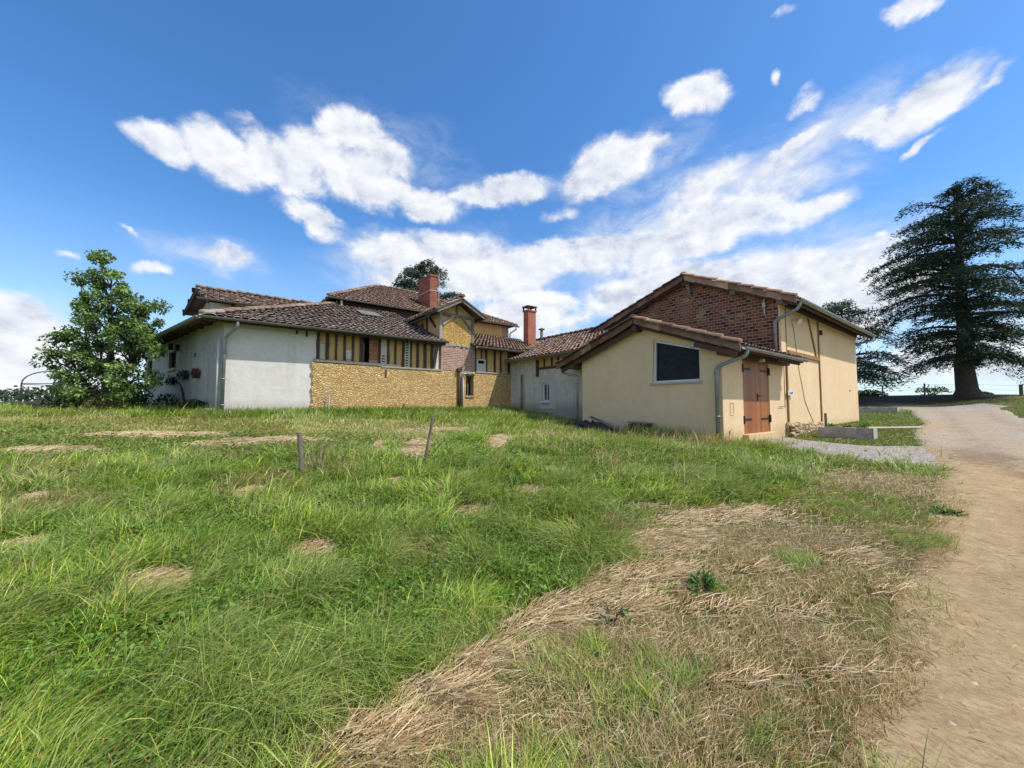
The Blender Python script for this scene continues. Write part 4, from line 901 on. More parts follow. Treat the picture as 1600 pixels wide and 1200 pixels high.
# ================================================================== GROUND, DRIVE, PATH
def ground_mat():
    k = NT('meadow_ground', .1, .95); o = k.co()
    n1 = k.noise(o, .35, 6, .6); n2 = k.noise(o, 3.5, 6, .65); n3 = k.noise(o, 28, 5, .7)
    c = k.ramp(n1, [(.35, (.09,.12,.03)), (.55, (.15,.165,.05)), (.7, (.22,.19,.085))])
    c = k.mix(k.ramp(n2, [(.45, 0), (.7, .6)]), c, (.14,.10,.05)); c = k.mix(k.math('MULTIPLY', k.ramp(n3, [(.4, 0), (.7, 1)]), .5), c, (.045,.04,.018))
    return k.done(c, k.bump(n3, .7, .03))
m_ground = ground_mat()
def dirt_mat():
    k = NT('dirt_track', .1, .95); o = k.co()
    st = k.map(o, (1,1,1), (0,0,R(-50))); n1 = k.noise(k.map(o, (1,1,1), (0,0,R(48))), .5, 5, .6); n2 = k.noise(o, 6, 6, .7); n3 = k.noise(o, 45, 5, .75)
    sc = k.noise(k.map(k.map(o, (1,1,1), (0,0,R(46))), (1.6, 4.2, 1)), 6, 8, .78, 2.2)       # wheel scuffs lying across the track
    c = k.ramp(n2, [(.3, (.385,.265,.14)), (.55, (.52,.375,.205)), (.75, (.61,.465,.28))])
    c = k.mix(k.math('MULTIPLY', k.ramp(sc, [(.46, 0), (.62, 1)]), .75), c, (.25,.155,.08)); c = k.mix(k.math('MULTIPLY', k.ramp(k.noise(o, 1.1, 5, .65), [(.5, 0), (.7, 1)]), .4), c, (.44,.31,.18))
    at = k.n('ShaderNodeSeparateColor', {0: k.n('ShaderNodeAttribute', attribute_name='Col').outputs['Color']})
    brk = k.math('MULTIPLY', at.outputs[0], k.ramp(at.outputs[1], [(.40, 0), (.60, 1)]))
    c = k.mix(k.math('MULTIPLY', brk, k.ramp(n2, [(.35, .2), (.6, .85)])), c, (.235,.145,.075))
    sx_, sy_ = ground(1532, 714); sm = k.n('ShaderNodeVectorMath', {0: k.n('ShaderNodeMapping', {'Vector': o, 'Location': (sx_, sy_, .5), 'Rotation': (0, 0, R(44)), 'Scale': (1.9, .55, 3)}, vector_type='TEXTURE').outputs[0]}, operation='LENGTH').outputs['Value']
    c = k.mix(k.math('MULTIPLY', k.ramp(k.math('ADD', sm, k.math('MULTIPLY', k.math('SUBTRACT', n2, .5), 1.5)), [(.55, 1), (1.0, 0)]), k.ramp(sc, [(.35, .1), (.55, .9)])), c, (.16,.09,.042))
    # grey gravel where the track is metalled, further up
    d = k.n('ShaderNodeVectorMath', {0: o}, operation='LENGTH').outputs['Value']
    gm = k.math('MULTIPLY', k.n('ShaderNodeMapRange', {'Value': k.math('ADD', d, k.math('MULTIPLY', n1, 6)), 'From Min': 13.5, 'From Max': 18}).outputs[0], k.ramp(n1, [(.35, 1), (.62, .35)]))
    vor = k.n('ShaderNodeTexVoronoi', {'Vector': o, 'Scale': 26.0}); gcol = k.ramp(k.n('ShaderNodeSeparateColor', {0: vor.outputs['Color']}).outputs[0], [(0, (.26,.235,.21)), (1, (.52,.475,.42))])
    c = k.mix(k.math('MULTIPLY', gm, .8), c, gcol)
    c = k.mix(k.math('MULTIPLY', k.ramp(n3, [(.45, 0), (.75, 1)]), .4), c, (.32,.22,.13))
    h = k.math('ADD', k.math('MULTIPLY', sc, 1.2), k.math('MULTIPLY', n3, .5))
    return k.done(c, k.bump(h, .6, .035))
def gravel_mat():
    k = NT('grey_gravel', .15, .9); o = k.co()
    vor = k.n('ShaderNodeTexVoronoi', {'Vector': o, 'Scale': 30.0}); rnd = k.n('ShaderNodeSeparateColor', {0: vor.outputs['Color']}).outputs[0]
    c = k.ramp(rnd, [(0, (.19,.16,.14)), (.5, (.33,.285,.25)), (1, (.50,.445,.39))]); n = k.noise(o, 1.2, 5, .65); c = k.mix(k.ramp(n, [(.5, 0), (.72, .6)]), c, (.38,.30,.21))
    return k.done(c, k.bump(k.math('MULTIPLY', vor.outputs['Distance'], -1), .8, .02))
rr = np.concatenate([[0], np.geomspace(.35, 60, 200), np.geomspace(64, 3000, 30)]); na = 420; th = np.linspace(0, 2*np.pi, na, endpoint=False)
RR, TH = np.meshgrid(rr[1:], th, indexing='ij'); X = (RR*np.sin(TH)).ravel(); Y = (RR*np.cos(TH)).ravel(); Z = gh(X, Y)
V = np.concatenate([[[0, 0, H(0, 0)]], np.stack([X, Y, Z], 1)]); nr = len(rr)-1
I = np.arange((nr-1)*na); a_ = 1+I; b_ = 1+(I//na)*na+(I % na+1) % na
F = np.stack([a_, a_+na, b_+na, b_], 1)
tri = [[0, 1+(j+1) % na, 1+j] for j in range(na)]
g = mkobj('ground', V, F.tolist()+tri, m_ground, None, True, uv=False, kind='structure')
# track: left and right edges in plan
TL = np.array([(1.2,.2),(1.45,1.0),(1.7,1.79),(2.3,2.15),(2.78,2.54),(3.62,3.23),(5.46,4.76),(7.95,6.89),(10.1,9.2),(13.6,12.8),(17.0,15.6),(21.8,20.6),(26.2,25.2)])
TRt = np.array([(6.0,-.6),(6.1,.6),(6.3,1.2),(6.8,1.7),(7.4,2.2),(8.4,3.2),(10.6,5.2),(13.2,7.6),(15.4,9.9),(18.6,13.2),(21.8,16.5),(27.0,21.0),(33.0,26.0)])
def sheet(name, Lp, Rp, mat, off, seed, jag=.16, nu=46, nv=260, rut=0, ragged=0):
    s = np.linspace(0, 1, len(Lp)); t = np.linspace(0, 1, nv)**1.6
    un = np.linspace(0, 1, nu)[None]; T = t[:, None]+ragged*((fbm(un*9+seed, un*0, seed, 4)-.5)*.16-.03)*sstep(.75, 1, t)[:, None]
    ip = lambda a: np.interp(T, s, a)
    lx = np.interp(t, s, Lp[:, 0]); ly = np.interp(t, s, Lp[:, 1]); rx = np.interp(t, s, Rp[:, 0]); ry = np.interp(t, s, Rp[:, 1])
    w = np.hypot(rx-lx, ry-ly)
    jl = (fbm(lx*2.2, ly*2.2, seed, 4)-.5)*2*jag/w; jr = (fbm(rx*2.2, ry*2.2, seed+5, 4)-.5)*2*jag/w
    U = np.linspace(0, 1, nu)[None]; U = U*(1-jl[:, None]-jr[:, None])+jl[:, None]
    X = ip(Lp[:, 0])*(1-U)+ip(Rp[:, 0])*U; Y = ip(Lp[:, 1])*(1-U)+ip(Rp[:, 1])*U; edge = np.minimum(np.linspace(0, 1, nu), 1-np.linspace(0, 1, nu))[None]
    Z = gh(X, Y)+off*(1-ragged*.8*sstep(.7, 1, t)[:, None])*np.clip(edge*nu/3, -.5, 1)-.02*(edge == 0)
    if rut: Z = Z-rut*np.exp(-((U-.28)/.07)**2)-rut*np.exp(-((U-.72)/.07)**2)+(fbm(X*9, Y*9, 5, 3)-.5)*.018*np.clip(edge*8, 0, 1)
    Z = np.maximum(Z, gh(X, Y)+.006*(edge > 0)-.03*(edge == 0))
    rm = (np.exp(-((U-.30)/.09)**2)+np.exp(-((U-.70)/.10)**2)); col = np.stack([rm, fbm(X*1.3, Y*1.3, 15, 4), U+0*X], -1).reshape(-1, 3)
    I = (np.arange(nv-1)[:, None]*nu+np.arange(nu-1)[None]).ravel(); F = np.stack([I, I+1, I+nu+1, I+nu], 1)
    return mkobj(name, np.stack([X, Y, Z], -1).reshape(-1, 3), F, mat, None, True, col=col, uv=False, kind='structure')
TLS = TL-np.array([.42, 0]); sheet('dirt_track', TLS, TRt, dirt_mat(), .035, 3, .2, rut=.032)
gp = lambda l: np.array([ground(*p) for p in l])
m_gravel = gravel_mat()
GU = np.array([FA(1.0,-.12,0)[:2], FA(2.6,-.14,0)[:2], FA(4.0,-.2,0)[:2], *gp([(1262,689),(1300,692.5),(1370,698),(1430,697),(1480,695)])])
GL = np.array([FA(.9,-.6,0)[:2], FA(1.6,-1.1,0)[:2], *gp([(1218,702),(1262,709),(1300,716),(1370,726),(1430,733),(1510,740)])])
sheet('gravel_path', GU, GL, m_gravel, .03, 9, .12, 40, 160, ragged=1)
YL = np.array([(33.0,25.5),(29,24.6),(25,25.2),(20.5,24.6),(16.5,24.2),(12,26)]); YR = np.array([(33.5,27.5),(30,27.5),(26,28.3),(21,29),(17,30),(13,32)])
sheet('gravel_yard', YL, YR, m_gravel, .04, 19, .2, 24, 120)

m_shaded_litter = simple('shaded_litter', (.018,.013,.009), (.04,.03,.018), 3, .95, .6, .03, 25)  # dark needle litter, toned near black to deepen the cedar's shade band
sheet('shaded_litter', np.array([(24.,27.6),(30,28.3),(36,28.6),(43,29.5)]), np.array([(23.,33.),(30,34),(37,34.5),(45,35)]), m_shaded_litter, .05, 25, .25, 24, 90)
# ================================================================== GRASS
m_grass = attr_mat('grass_blades', .5, .3, .35, 18, 0)
P2W = lambda poly: [ground(*p) for p in poly]
DRY = P2W([(300,1290),(520,1200),(640,1110),(760,1020),(860,950),(960,895),(1010,850),(1060,815),(1150,800),(1235,790),(1245,762),(1300,738),(1400,738),(1480,742),(1560,800),(1580,900),(1600,1000),(1620,1100),(1620,1290)])
LAWN = P2W([(1346,644),(1440,644.5),(1470,672),(1480,697),(1370,699),(1290,692),(1225,686),(1235,672)])
MEAD = P2W([(-80,655),(250,652),(690,660),(700,690),(560,705),(420,700),(200,720),(-80,745)])
HAY = [(1130,812,120,16),(1050,850,75,22),(965,908,70,24),(900,950,65,26),(850,988,65,28),(765,1050,75,32),(690,1110,80,34),(590,1175,70,34),(1040,905,60,26),(1000,950,60,22),(1120,962,80,18),(1180,900,60,10),(1240,960,60,12),
 (245,918,72,24),(480,868,42,18),(382,776,28,12),(60,782,40,9),(25,860,34,11),(165,950,60,14),(735,803,32,11),(820,775,42,8),(650,700,26,16),(590,700,10,14),(430,690,100,5),(345,696,70,4),(240,681,130,5),(80,706,90,6),(690,673,60,4),(725,748,20,8),(620,756,24,6),(1010,800,40,6),(780,690,22,12),(1330,875,50,12),(1390,935,40,10),(1300,1060,70,14),(1150,1080,60,14)]
HW = []
for px, py, rx, ry in HAY:
    c = np.array(ground(px, py)); e = np.array(ground(px+rx, py-ry*.25)); t_ = np.array(ground(px, py-ry)); b_2 = np.array(ground(px, py+ry)); ax = e-c; ay = (t_-b_2)/2
    HW.append((c, ax, ay))
GRN = [(1350,795,120,30),(1425,718,110,14),(1430,850,60,20),(1255,885,60,16),(1465,935,40,22),(955,1040,85,40),(1240,745,70,12),(1100,925,40,16),(880,1150,90,40),(1150,1150,60,30),(1400,1010,40,20)]
GW = []
for px, py, rx, ry in GRN:
    c = np.array(ground(px, py)); GW.append((c, np.array(ground(px+rx, py))-c, (np.array(ground(px, py-ry))-np.array(ground(px, py+ry)))/2))
def grnmask(x, y):
    wx = x+(fbm(x*3, y*3, 141, 3)-.5)*.5; wy = y+(fbm(x*3+9, y*3, 143, 3)-.5)*.5; m = np.zeros_like(x)
    for c, ax, ay in GW:
        det = ax[0]*ay[1]-ax[1]*ay[0]; dx = wx-c[0]; dy = wy-c[1]; u = (dx*ay[1]-dy*ay[0])/det; v = (ax[0]*dy-ax[1]*dx)/det; m = np.maximum(m, 1-sstep(.3, 1.25, np.hypot(u, v)))
    return m
def haymask(x, y):
    wx = x+(fbm(x*3, y*3, 41, 3)-.5)*.25; wy = y+(fbm(x*3+9, y*3, 43, 3)-.5)*.25; m = np.zeros_like(x)
    for c, ax, ay in HW:
        det = ax[0]*ay[1]-ax[1]*ay[0]; dx = wx-c[0]; dy = wy-c[1]; u = (dx*ay[1]-dy*ay[0])/det; v = (ax[0]*dy-ax[1]*dx)/det
        m = np.maximum(m, (1-sstep(.35, 1.3, np.hypot(u, v)))*(.55+.6*fbm(x*2.3, y*2.3, 45, 3)))
    return m
FOOT = [[FA(a, b, 0)[:2] for a, b in ((0,0),(4.4,0),(14.75,.0),(14.75,8),(4.3,8),(4.3,4.9),(0,4.9))], [FH(a, b, 0)[:2] for a, b in ((0,-.08),(11.1,-.08),(12,8),(2,12))], [*[tuple(PL(s, 0, 0)[:2]) for s in (0, 11.4)], FH(2,12,0)[:2], FH(1,0,0)[:2]], [FW(0,-5,0)[:2], FW(6,-5,0)[:2], FW(6,1,0)[:2], FW(0,1,0)[:2]]]
FOOT.append([FA(a, b, 0)[:2] for a, b in ((-1.35,2.8),(0,2.8),(0,4.95),(-1.35,4.95))])
for f, L, W in ((TR1, 1.28, .52), (TR2, 1.75, .5)): FOOT.append([f(a, b, 0)[:2] for a, b in ((0,0),(W,0),(W,L),(0,L))])
TRKP = [tuple(p) for p in TL]+[tuple(p) for p in TRt[::-1]]; PTHP = [tuple(p) for p in GU]+[tuple(p) for p in GL[::-1]]; YRDP = [tuple(p) for p in YL]+[tuple(p) for p in YR[::-1]]
STRIP = [(xa,ya-.35),(xb,yb-.35),(xb,yb+.35),(xa,ya+.35)]
def dist_in(x, y, poly, j=.12, s=2.5, seed=60):
    return inpoly(x+(fbm(x*s, y*s, seed, 4)-.5)*2*j, y+(fbm(x*s+7, y*s, seed+3, 4)-.5)*2*j, poly)
def blades(x, y, z, h, w, ldir, lean, col, seg, rng, tipdry=0):
    n = len(x); s = np.linspace(0, 1, seg+1); V = np.empty((n, 2*seg+1, 3)); ph = rng.random(n)*2*np.pi
    sx = np.cos(ph); sy = np.sin(ph); twist = rng.normal(0, .5, n)
    for k in range(seg+1):
        t = s[k]; lz = h*t*(1-.55*lean*t); lo = h*lean*(.25*t+.95*t*t)
        cx = x+ldir[:, 0]*lo; cy = y+ldir[:, 1]*lo; cz = z+lz
        if k == seg: V[:, 2*seg] = np.stack([cx, cy, cz], 1); break
        ww = w*(1-t)**.6*.5; ca = np.cos(twist*t); sa = np.sin(twist*t); ax = sx*ca-sy*sa; ay = sx*sa+sy*ca
        V[:, 2*k] = np.stack([cx-ax*ww, cy-ay*ww, cz], 1); V[:, 2*k+1] = np.stack([cx+ax*ww, cy+ay*ww, cz], 1)
    Fq = [[2*k, 2*k+1, 2*k+3, 2*k+2] for k in range(seg-1)]+[[2*seg-2, 2*seg-1, 2*seg, 2*seg]]
    Tri = []
    for q in Fq[:-1]: Tri += [[q[0], q[1], q[2]], [q[0], q[2], q[3]]]
    Tri.append(Fq[-1][:3]); Tri = np.array(Tri)
    m = 2*seg+1; F = (Tri[None]+np.arange(n)[:, None, None]*m).reshape(-1, 3); C = np.repeat(col, m, 0)
    return V.reshape(-1, 3), F, C
GREENS = np.array([1.6,1.36,1.0])*np.array([(.095,.19,.022),(.14,.26,.032),(.20,.33,.045),(.26,.37,.08),(.36,.45,.17),(.36,.39,.07)])
DRYS = np.array([(.50,.36,.175),(.60,.46,.245),(.42,.285,.135),(.66,.53,.32),(.33,.225,.10)])
def pick(pal, n, rng, p=None): return pal[rng.choice(len(pal), n, p=p)]*rng.normal(1, .15, (n, 1)).clip(.55, 1.5)
GV = []; GF = []; GC = []; HV = []; HF = []; HC = []
def push(A, B, C_, v, f, c):
    o = sum(len(q) for q in A); A.append(v); B.append(f+o); C_.append(c)
def sample(y0, y1, dens, rng, xl=-1.6, xr=1.62, pad=2.6):
    area = (xr-xl)*(y1*y1-y0*y0)/2+2*pad*(y1-y0); n = int(area*dens)
    yy = np.sqrt(rng.random(n)*(y1*y1-y0*y0)+y0*y0); xx = (xl+rng.random(n)*(xr-xl))*yy+rng.uniform(-pad, pad, n); return xx, yy
BANDS = [(1.0,2.6,4700,4,.0062),(2.6,4.2,3200,3,.008),(4.2,6.5,1800,3,.0115),(6.5,10,1000,2,.0165),(10,16,560,2,.022),(16,26,240,2,.04),(26,42,90,2,.07)]
for bi, (y0, y1, dens, seg, bw) in enumerate(BANDS):
    rng = np.random.default_rng(100+bi); x, y = sample(y0, y1, dens, rng)
    keep = np.ones(len(x), bool)
    for f in FOOT: keep &= ~inpoly(x, y, f)
    if y1 > 12: keep &= ~((y > 12) & inpoly(x, y, STRIP))
    trk = dist_in(x, y, TRKP, .22, 2.2, 61); pth = dist_in(x, y, PTHP, .12, 3, 67)|(inpoly(x, y, YRDP) if y1 > 20 else False)
    u_ = ((x-FA.o[0])*T2[0]+(y-FA.o[1])*T2[1]); v_ = ((x-FA.o[0])*M2[0]+(y-FA.o[1])*M2[1]); keep &= ~((u_ > .9) & (u_ < 4.3) & (v_ > -.35) & (v_ < .1))
    dte = x-np.interp(y, TL[:, 1], TL[:, 0]); edge = trk & (rng.random(len(x)) < .5*np.clip(1-dte/.75, 0, 1)**2*(fbm(x*5, y*5, 63, 2) > .42)+.008*(dte < 2))
    keep &= (~trk | edge) & (~pth | (rng.random(len(x)) < .015))
    x = x[keep]; y = y[keep]; edge = edge[keep]; n = len(x)
    df = (dist_in(x, y, DRY, .2, 2.5, 71)*1.+dist_in(x, y, DRY, .5, 1.1, 171)+dist_in(x, y, DRY, .9, .8, 271)+dist_in(x, y, DRY, .5, 3.5, 371)+dist_in(x, y, DRY, 1.5, .9, 471))/5; dry = (rng.random(len(x)) < df).astype(float); lawn = inpoly(x, y, LAWN)
    mead = dist_in(x, y, MEAD, .7, .8, 75); hay = haymask(x, y)
    right = x > np.interp(y, TRt[:, 1], TRt[:, 0])-.1; in_shaded_litter = inpoly(x, y, [(24.,27.6),(30,28.3),(36,28.6),(43,29.5),(45,35),(37,34.5),(30,34),(23.,33.)]); lawn = lawn | right | (y > 24) & (x > 8)
    du = (x-FH.o[0])*T2[0]+(y-FH.o[1])*T2[1]; dd = (x-FH.o[0])*M2[0]+(y-FH.o[1])*M2[1]
    wall = (dd > -1.25) & (dd < 0) & (du > -.6) & (du < 11.5)
    gp_ = fbm(x*.9, y*.9, 81, 4); cl = fbm(x*2.6, y*2.6, 83, 3); cl2 = fbm(x*6, y*6, 85, 2)
    # green islands inside the dry ground, dry spots inside the green
    isl = np.maximum(sstep(.62, .74, gp_), grnmask(x, y))*dry*(.45+.55*(cl2 > .45)); dryf = np.clip(dry*(1-isl)*(.62+.5*cl)+(1-dry)*sstep(.60, .76, fbm(x*1.1+30, y*1.1, 87, 4))*.6+.09, 0, 1)
    dryf = np.maximum(dryf, .30*sstep(-1.5, 1.5, x)*sstep(4, 6.5, y)*(.4+cl)); dryf = np.maximum(dryf, hay*.85); dryf = np.where(mead, np.maximum(dryf, .30+.25*cl), dryf); dryf = np.where(wall | lawn, .10+.25*sstep(.5,.75,gp_)*lawn, dryf)
    # density thinning
    pr = np.where(in_shaded_litter, .04, 1)*np.where(hay > .3, .09, 1)*np.where(dry > .5, .85+.15*isl, .55+.45*sstep(.30, .5, cl))
    k = rng.random(n) < pr; x, y, dryf, dry, df, isl, hay, lawn, mead, wall, cl, cl2, edge, gp_, u2, v2 = [q[k] for q in (x, y, dryf, dry, df, isl, hay, lawn, mead, wall, cl, cl2, edge, gp_, (x-FA.o[0])*T2[0]+(y-FA.o[1])*T2[1], (x-FA.o[0])*M2[0]+(y-FA.o[1])*M2[1])]; n = len(x)
    h = (.04+.46*cl**1.6+.12*cl2)*rng.uniform(.5, 1.35, n)*np.where(y > 6, .82, 1)
    h = np.where(dry > .5, (.045+.07*cl+.06*isl*cl2)*rng.uniform(.6, 1.5, n), h*(1-.75*df)); h = np.where(mead, .10*rng.uniform(.5, 1.5, n), h)
    h = np.where(lawn, .045*rng.uniform(.6, 1.5, n), h); h = np.where(wall, rng.uniform(.16, .34, n), h); h = np.where(hay > .3, h*.3, h); h = np.where(edge, .05, h)
    # tall blond grass and weeds below the shaded gable
    tall = (u2 > -1.5) & (u2 < -.12) & (v2 > -.2) & (v2 < 3.0); tb = tall & (fbm(x*1.3, y*1.3, 91, 3) > .44)
    h = np.where(tall, rng.uniform(.12, .62, n)*np.where(v2 > 2.4, .6, 1), h); dryf = np.where(tb, .85, dryf)
    isd = rng.random(n) < dryf
    gcol = pick(GREENS, n, rng, [.20,.24,.22,.14,.10,.10])*(rng.normal(1, .3, n)*(.62+.76*fbm(x*3.3, y*3.3, 99, 3))).clip(.35, 1.9)[:, None]
    tint = sstep(.38, .62, fbm(x*1.7+3, y*1.7, 97, 4))[:, None]; gcol = gcol*(1-.5*tint)+np.array([.38,.45,.16])*.5*tint
    dk = ((cl < .42) & (dry < .5) & ~mead)[:, None]; gcol = np.where(dk, gcol*np.array([.7,.85,.6]), gcol)
    gcol = np.where(mead[:, None], gcol*.45+np.array([.46,.48,.13])*.55, gcol); gcol = np.where(wall[:, None], gcol*.55+np.array([.09,.24,.015])*.45, gcol)
    gcol = np.where(((dry > .5) & (isl < .5))[:, None], gcol*.55+np.array([.26,.235,.095])*.45, gcol); gcol = np.where(lawn[:, None], gcol*.5+np.array([.11,.16,.04])*.5, gcol)
    col = np.where(isd[:, None], pick(DRYS, n, rng), gcol)
    ang = .35+(fbm(x*.8, y*.8, 93, 3)-.5)*7+rng.normal(0, 1.1, n); lean = np.clip(rng.normal(.72, .33, n)+.25*(cl-.5), .05, 1.3)
    lean = np.where(wall | lawn, lean*.5, np.where(dry > .5, np.minimum(lean, .85), lean)); ldir = np.stack([np.cos(ang), np.sin(ang)], 1)
    w = bw*rng.uniform(.6, 1.4, n)*np.where(isd, .8, 1)*np.where(dry > .5, .75, 1)
    push(GV, GF, GC, *blades(x, y, gh(x, y)-.006, h, w, ldir, lean, col, seg, rng))
    # low broad leaves (clover, plantain) in the lush part
    if bi < 4:
        q = (df < .1) & (hay < .3) & ~edge & ~lawn & (y < 9) & (rng.random(n) < (.5, .45, .35, .25)[bi]); xs, ys = x[q]+rng.normal(0, .02, q.sum()), y[q]; nn = len(xs); sz = rng.uniform(.010, .022, nn)*(1, 1.15, 1.5, 2)[bi]
        zz = gh(xs, ys)+rng.uniform(.02, .15, nn)*(.4+cl[q]); a = rng.random(nn)*2*np.pi; tl = rng.uniform(-.5, .7, nn); d1 = np.stack([np.cos(a), np.sin(a), tl], 1)*sz[:, None]; d2 = np.stack([-np.sin(a), np.cos(a), rng.uniform(-.4, .4, nn)], 1)*sz[:, None]*.7
        c0 = np.stack([xs, ys, zz], 1); Vv = np.stack([c0-d1, c0-d2, c0+d1, c0+d2], 1).reshape(-1, 3); o = np.arange(nn)*4; Ff = np.concatenate([np.stack([o, o+1, o+2], 1), np.stack([o, o+2, o+3], 1)])
        push(GV, GF, GC, Vv, Ff, np.repeat(pick(np.array([(.10,.21,.02),(.15,.28,.035),(.20,.32,.06)]), nn, rng), 4, 0))
    # straw lying on the ground
    xs, ys = sample(y0, y1, dens*1.4, rng); hm = haymask(xs, ys); dr = dist_in(xs, ys, DRY, .5, 1.1, 71); ok = ~inpoly(xs, ys, TRKP) | (rng.random(len(xs)) < .35)
    for f in FOOT: ok &= ~inpoly(xs, ys, f)
    gi = np.maximum(sstep(.62, .74, fbm(xs*.9, ys*.9, 81, 4)), grnmask(xs, ys)); kp = ok & (rng.random(len(xs)) < np.maximum(hm*.8, dr*(.10*(1-gi)+.02)+.022)); xs = xs[kp]; ys = ys[kp]; hm = hm[kp]; nn = len(xs)
    L = rng.uniform(.04, .19, nn)*(.7+.5*hm); a = .5+rng.normal(0, .75, nn)+(fbm(xs*1.5, ys*1.5, 95, 2)-.5)*3; ww = bw*.135*rng.uniform(.6, 1.3, nn)
    z0 = gh(xs, ys)+rng.uniform(.005, .03, nn)+hm*rng.random(nn)**1.5*.06; rise = rng.normal(0, .12, nn)*L+.01
    dx = np.cos(a)*L; dy = np.sin(a)*L; px_ = -np.sin(a)*ww; py_ = np.cos(a)*ww; bnd = rng.normal(0, .05, nn)*L
    p0 = np.stack([xs, ys, z0], 1); p1 = p0+np.stack([dx*.5-np.sin(a)*bnd, dy*.5+np.cos(a)*bnd, rise*.6+.004], 1); p2 = p0+np.stack([dx, dy, rise], 1); sd = np.stack([px_, py_, np.full(nn, .002)], 1)
    Vv = np.stack([p0-sd, p0+sd, p1-sd, p1+sd, p2-sd*.5, p2+sd*.5], 1).reshape(-1, 3); o = np.arange(nn)*6
    Ff = np.concatenate([np.stack([o+i, o+j, o+k2], 1) for i, j, k2 in ((0,1,3),(0,3,2),(2,3,5),(2,5,4))])
    push(HV, HF, HC, Vv, Ff, np.repeat(pick(np.array([(.55,.40,.21),(.63,.48,.28),(.47,.32,.16),(.69,.56,.37),(.38,.25,.12)]), nn, rng), 6, 0))
rng = np.random.default_rng(300); lx = np.array(LAWN); n = 26000; x = rng.uniform(lx[:,0].min(), lx[:,0].max(), n); y = rng.uniform(lx[:,1].min(), lx[:,1].max(), n)
k_ = inpoly(x, y, LAWN) & ~inpoly(x, y, STRIP) & ~dist_in(x, y, PTHP, .1, 3, 67) & ~inpoly(x, y, TRKP)
for f in FOOT: k_ &= ~inpoly(x, y, f)
x = x[k_]; y = y[k_]; n = len(x); a = rng.random(n)*6.28
push(GV, GF, GC, *blades(x, y, gh(x, y)-.005, rng.uniform(.04, .11, n), rng.uniform(.016, .03, n), np.stack([np.cos(a), np.sin(a)], 1), rng.uniform(.1, .8, n), np.where((rng.random(n) < .12)[:, None], pick(DRYS, n, rng), pick(np.array([(.13,.22,.035),(.17,.27,.05),(.21,.29,.07)]), n, rng)), 2, rng))
n = 6500; t = rng.random(n)**.9; lx = np.interp(t, np.linspace(0,1,len(TL)), TL[:,0]); ly = np.interp(t, np.linspace(0,1,len(TL)), TL[:,1]); qx = np.interp(t, np.linspace(0,1,len(TL)), TRt[:,0]); qy = np.interp(t, np.linspace(0,1,len(TL)), TRt[:,1]); u_ = rng.random(n)
cx_ = lx+(qx-lx)*u_; cy_ = ly+(qy-ly)*u_; rs_ = rng.gamma(2.0, .0026, n)+.003; base_ = np.array([(1,0,0),(.5,.87,0),(-.5,.87,0),(-1,0,0),(-.5,-.87,0),(.5,-.87,0),(.35,.2,.6),(-.4,.1,.55),(0,-.3,.6)]); fc_ = np.array([(0,1,6),(1,2,7),(1,7,6),(2,3,7),(3,4,7),(4,8,7),(4,5,8),(5,0,6),(5,6,8),(6,7,8)])
vv = base_[None]*rs_[:,None,None]*rng.uniform(.7,1.3,(n,9,1)); an_ = rng.random(n)*6.28; c1, s1 = np.cos(an_)[:,None], np.sin(an_)[:,None]; vx = vv[...,0]*c1-vv[...,1]*s1; vy = vv[...,0]*s1+vv[...,1]*c1
VV = np.stack([vx+cx_[:,None], vy+cy_[:,None], vv[...,2]+(gh(cx_, cy_)+.028)[:,None]], -1).reshape(-1,3); FF = (fc_[None]+np.arange(n)[:,None,None]*9).reshape(-1,3)
mkobj('loose_stones', VV, FF, attr_mat('loose_stone', .9, 0, .2, 30, .4), None, False, col=np.repeat(pick(np.array([(.42,.31,.20),(.48,.38,.27),(.36,.26,.16),(.38,.32,.26)]), n, rng), 9, 0).clip(0,1), uv=False, kind='stuff')
def flush(name, A, B, C_, mat): 
    return mkobj(name, np.concatenate(A), np.concatenate(B), mat, None, False, col=np.concatenate(C_).clip(0, 1), uv=False, kind='stuff')
flush('grass', GV, GF, GC, m_grass); flush('hay', HV, HF, HC, attr_mat('straw', .7, .15, .3, 18, 0))
print('blades', sum(map(len, GF)), sum(map(len, HF)))
# ================================================================== PLANTS
m_leaf = attr_mat('leaves', .55, .3, .3, 18, 0)
m_needle = attr_mat('needles', .7, .12, .2, 18, 0)
m_bark = simple('bark', (.055,.042,.032), (.11,.088,.068), 5, .95, .9, .03, 22, (3,3,.8))
m_twig = simple('dry_stem', (.36,.27,.16), (.46,.36,.22), 6, .9, .3)
def leafmesh(C, N, U, L, W, col):
    # rhombic leaves: centres C, long axis U, normal N
    S_ = np.cross(N, U); S_ /= np.maximum(np.linalg.norm(S_, axis=1, keepdims=True), 1e-6)
    a = C-U*L[:, None]*.5; b = C+U*L[:, None]*.5; m = C-U*L[:, None]*.08
    V = np.stack([a, m+S_*W[:, None]*.5, b, m-S_*W[:, None]*.5], 1).reshape(-1, 3); o = np.arange(len(C))*4
    return V, np.stack([o, o+1, o+2, o+3], 1), np.repeat(col, 4, 0)
def unit(v): return v/np.maximum(np.linalg.norm(v, axis=1, keepdims=True), 1e-9)
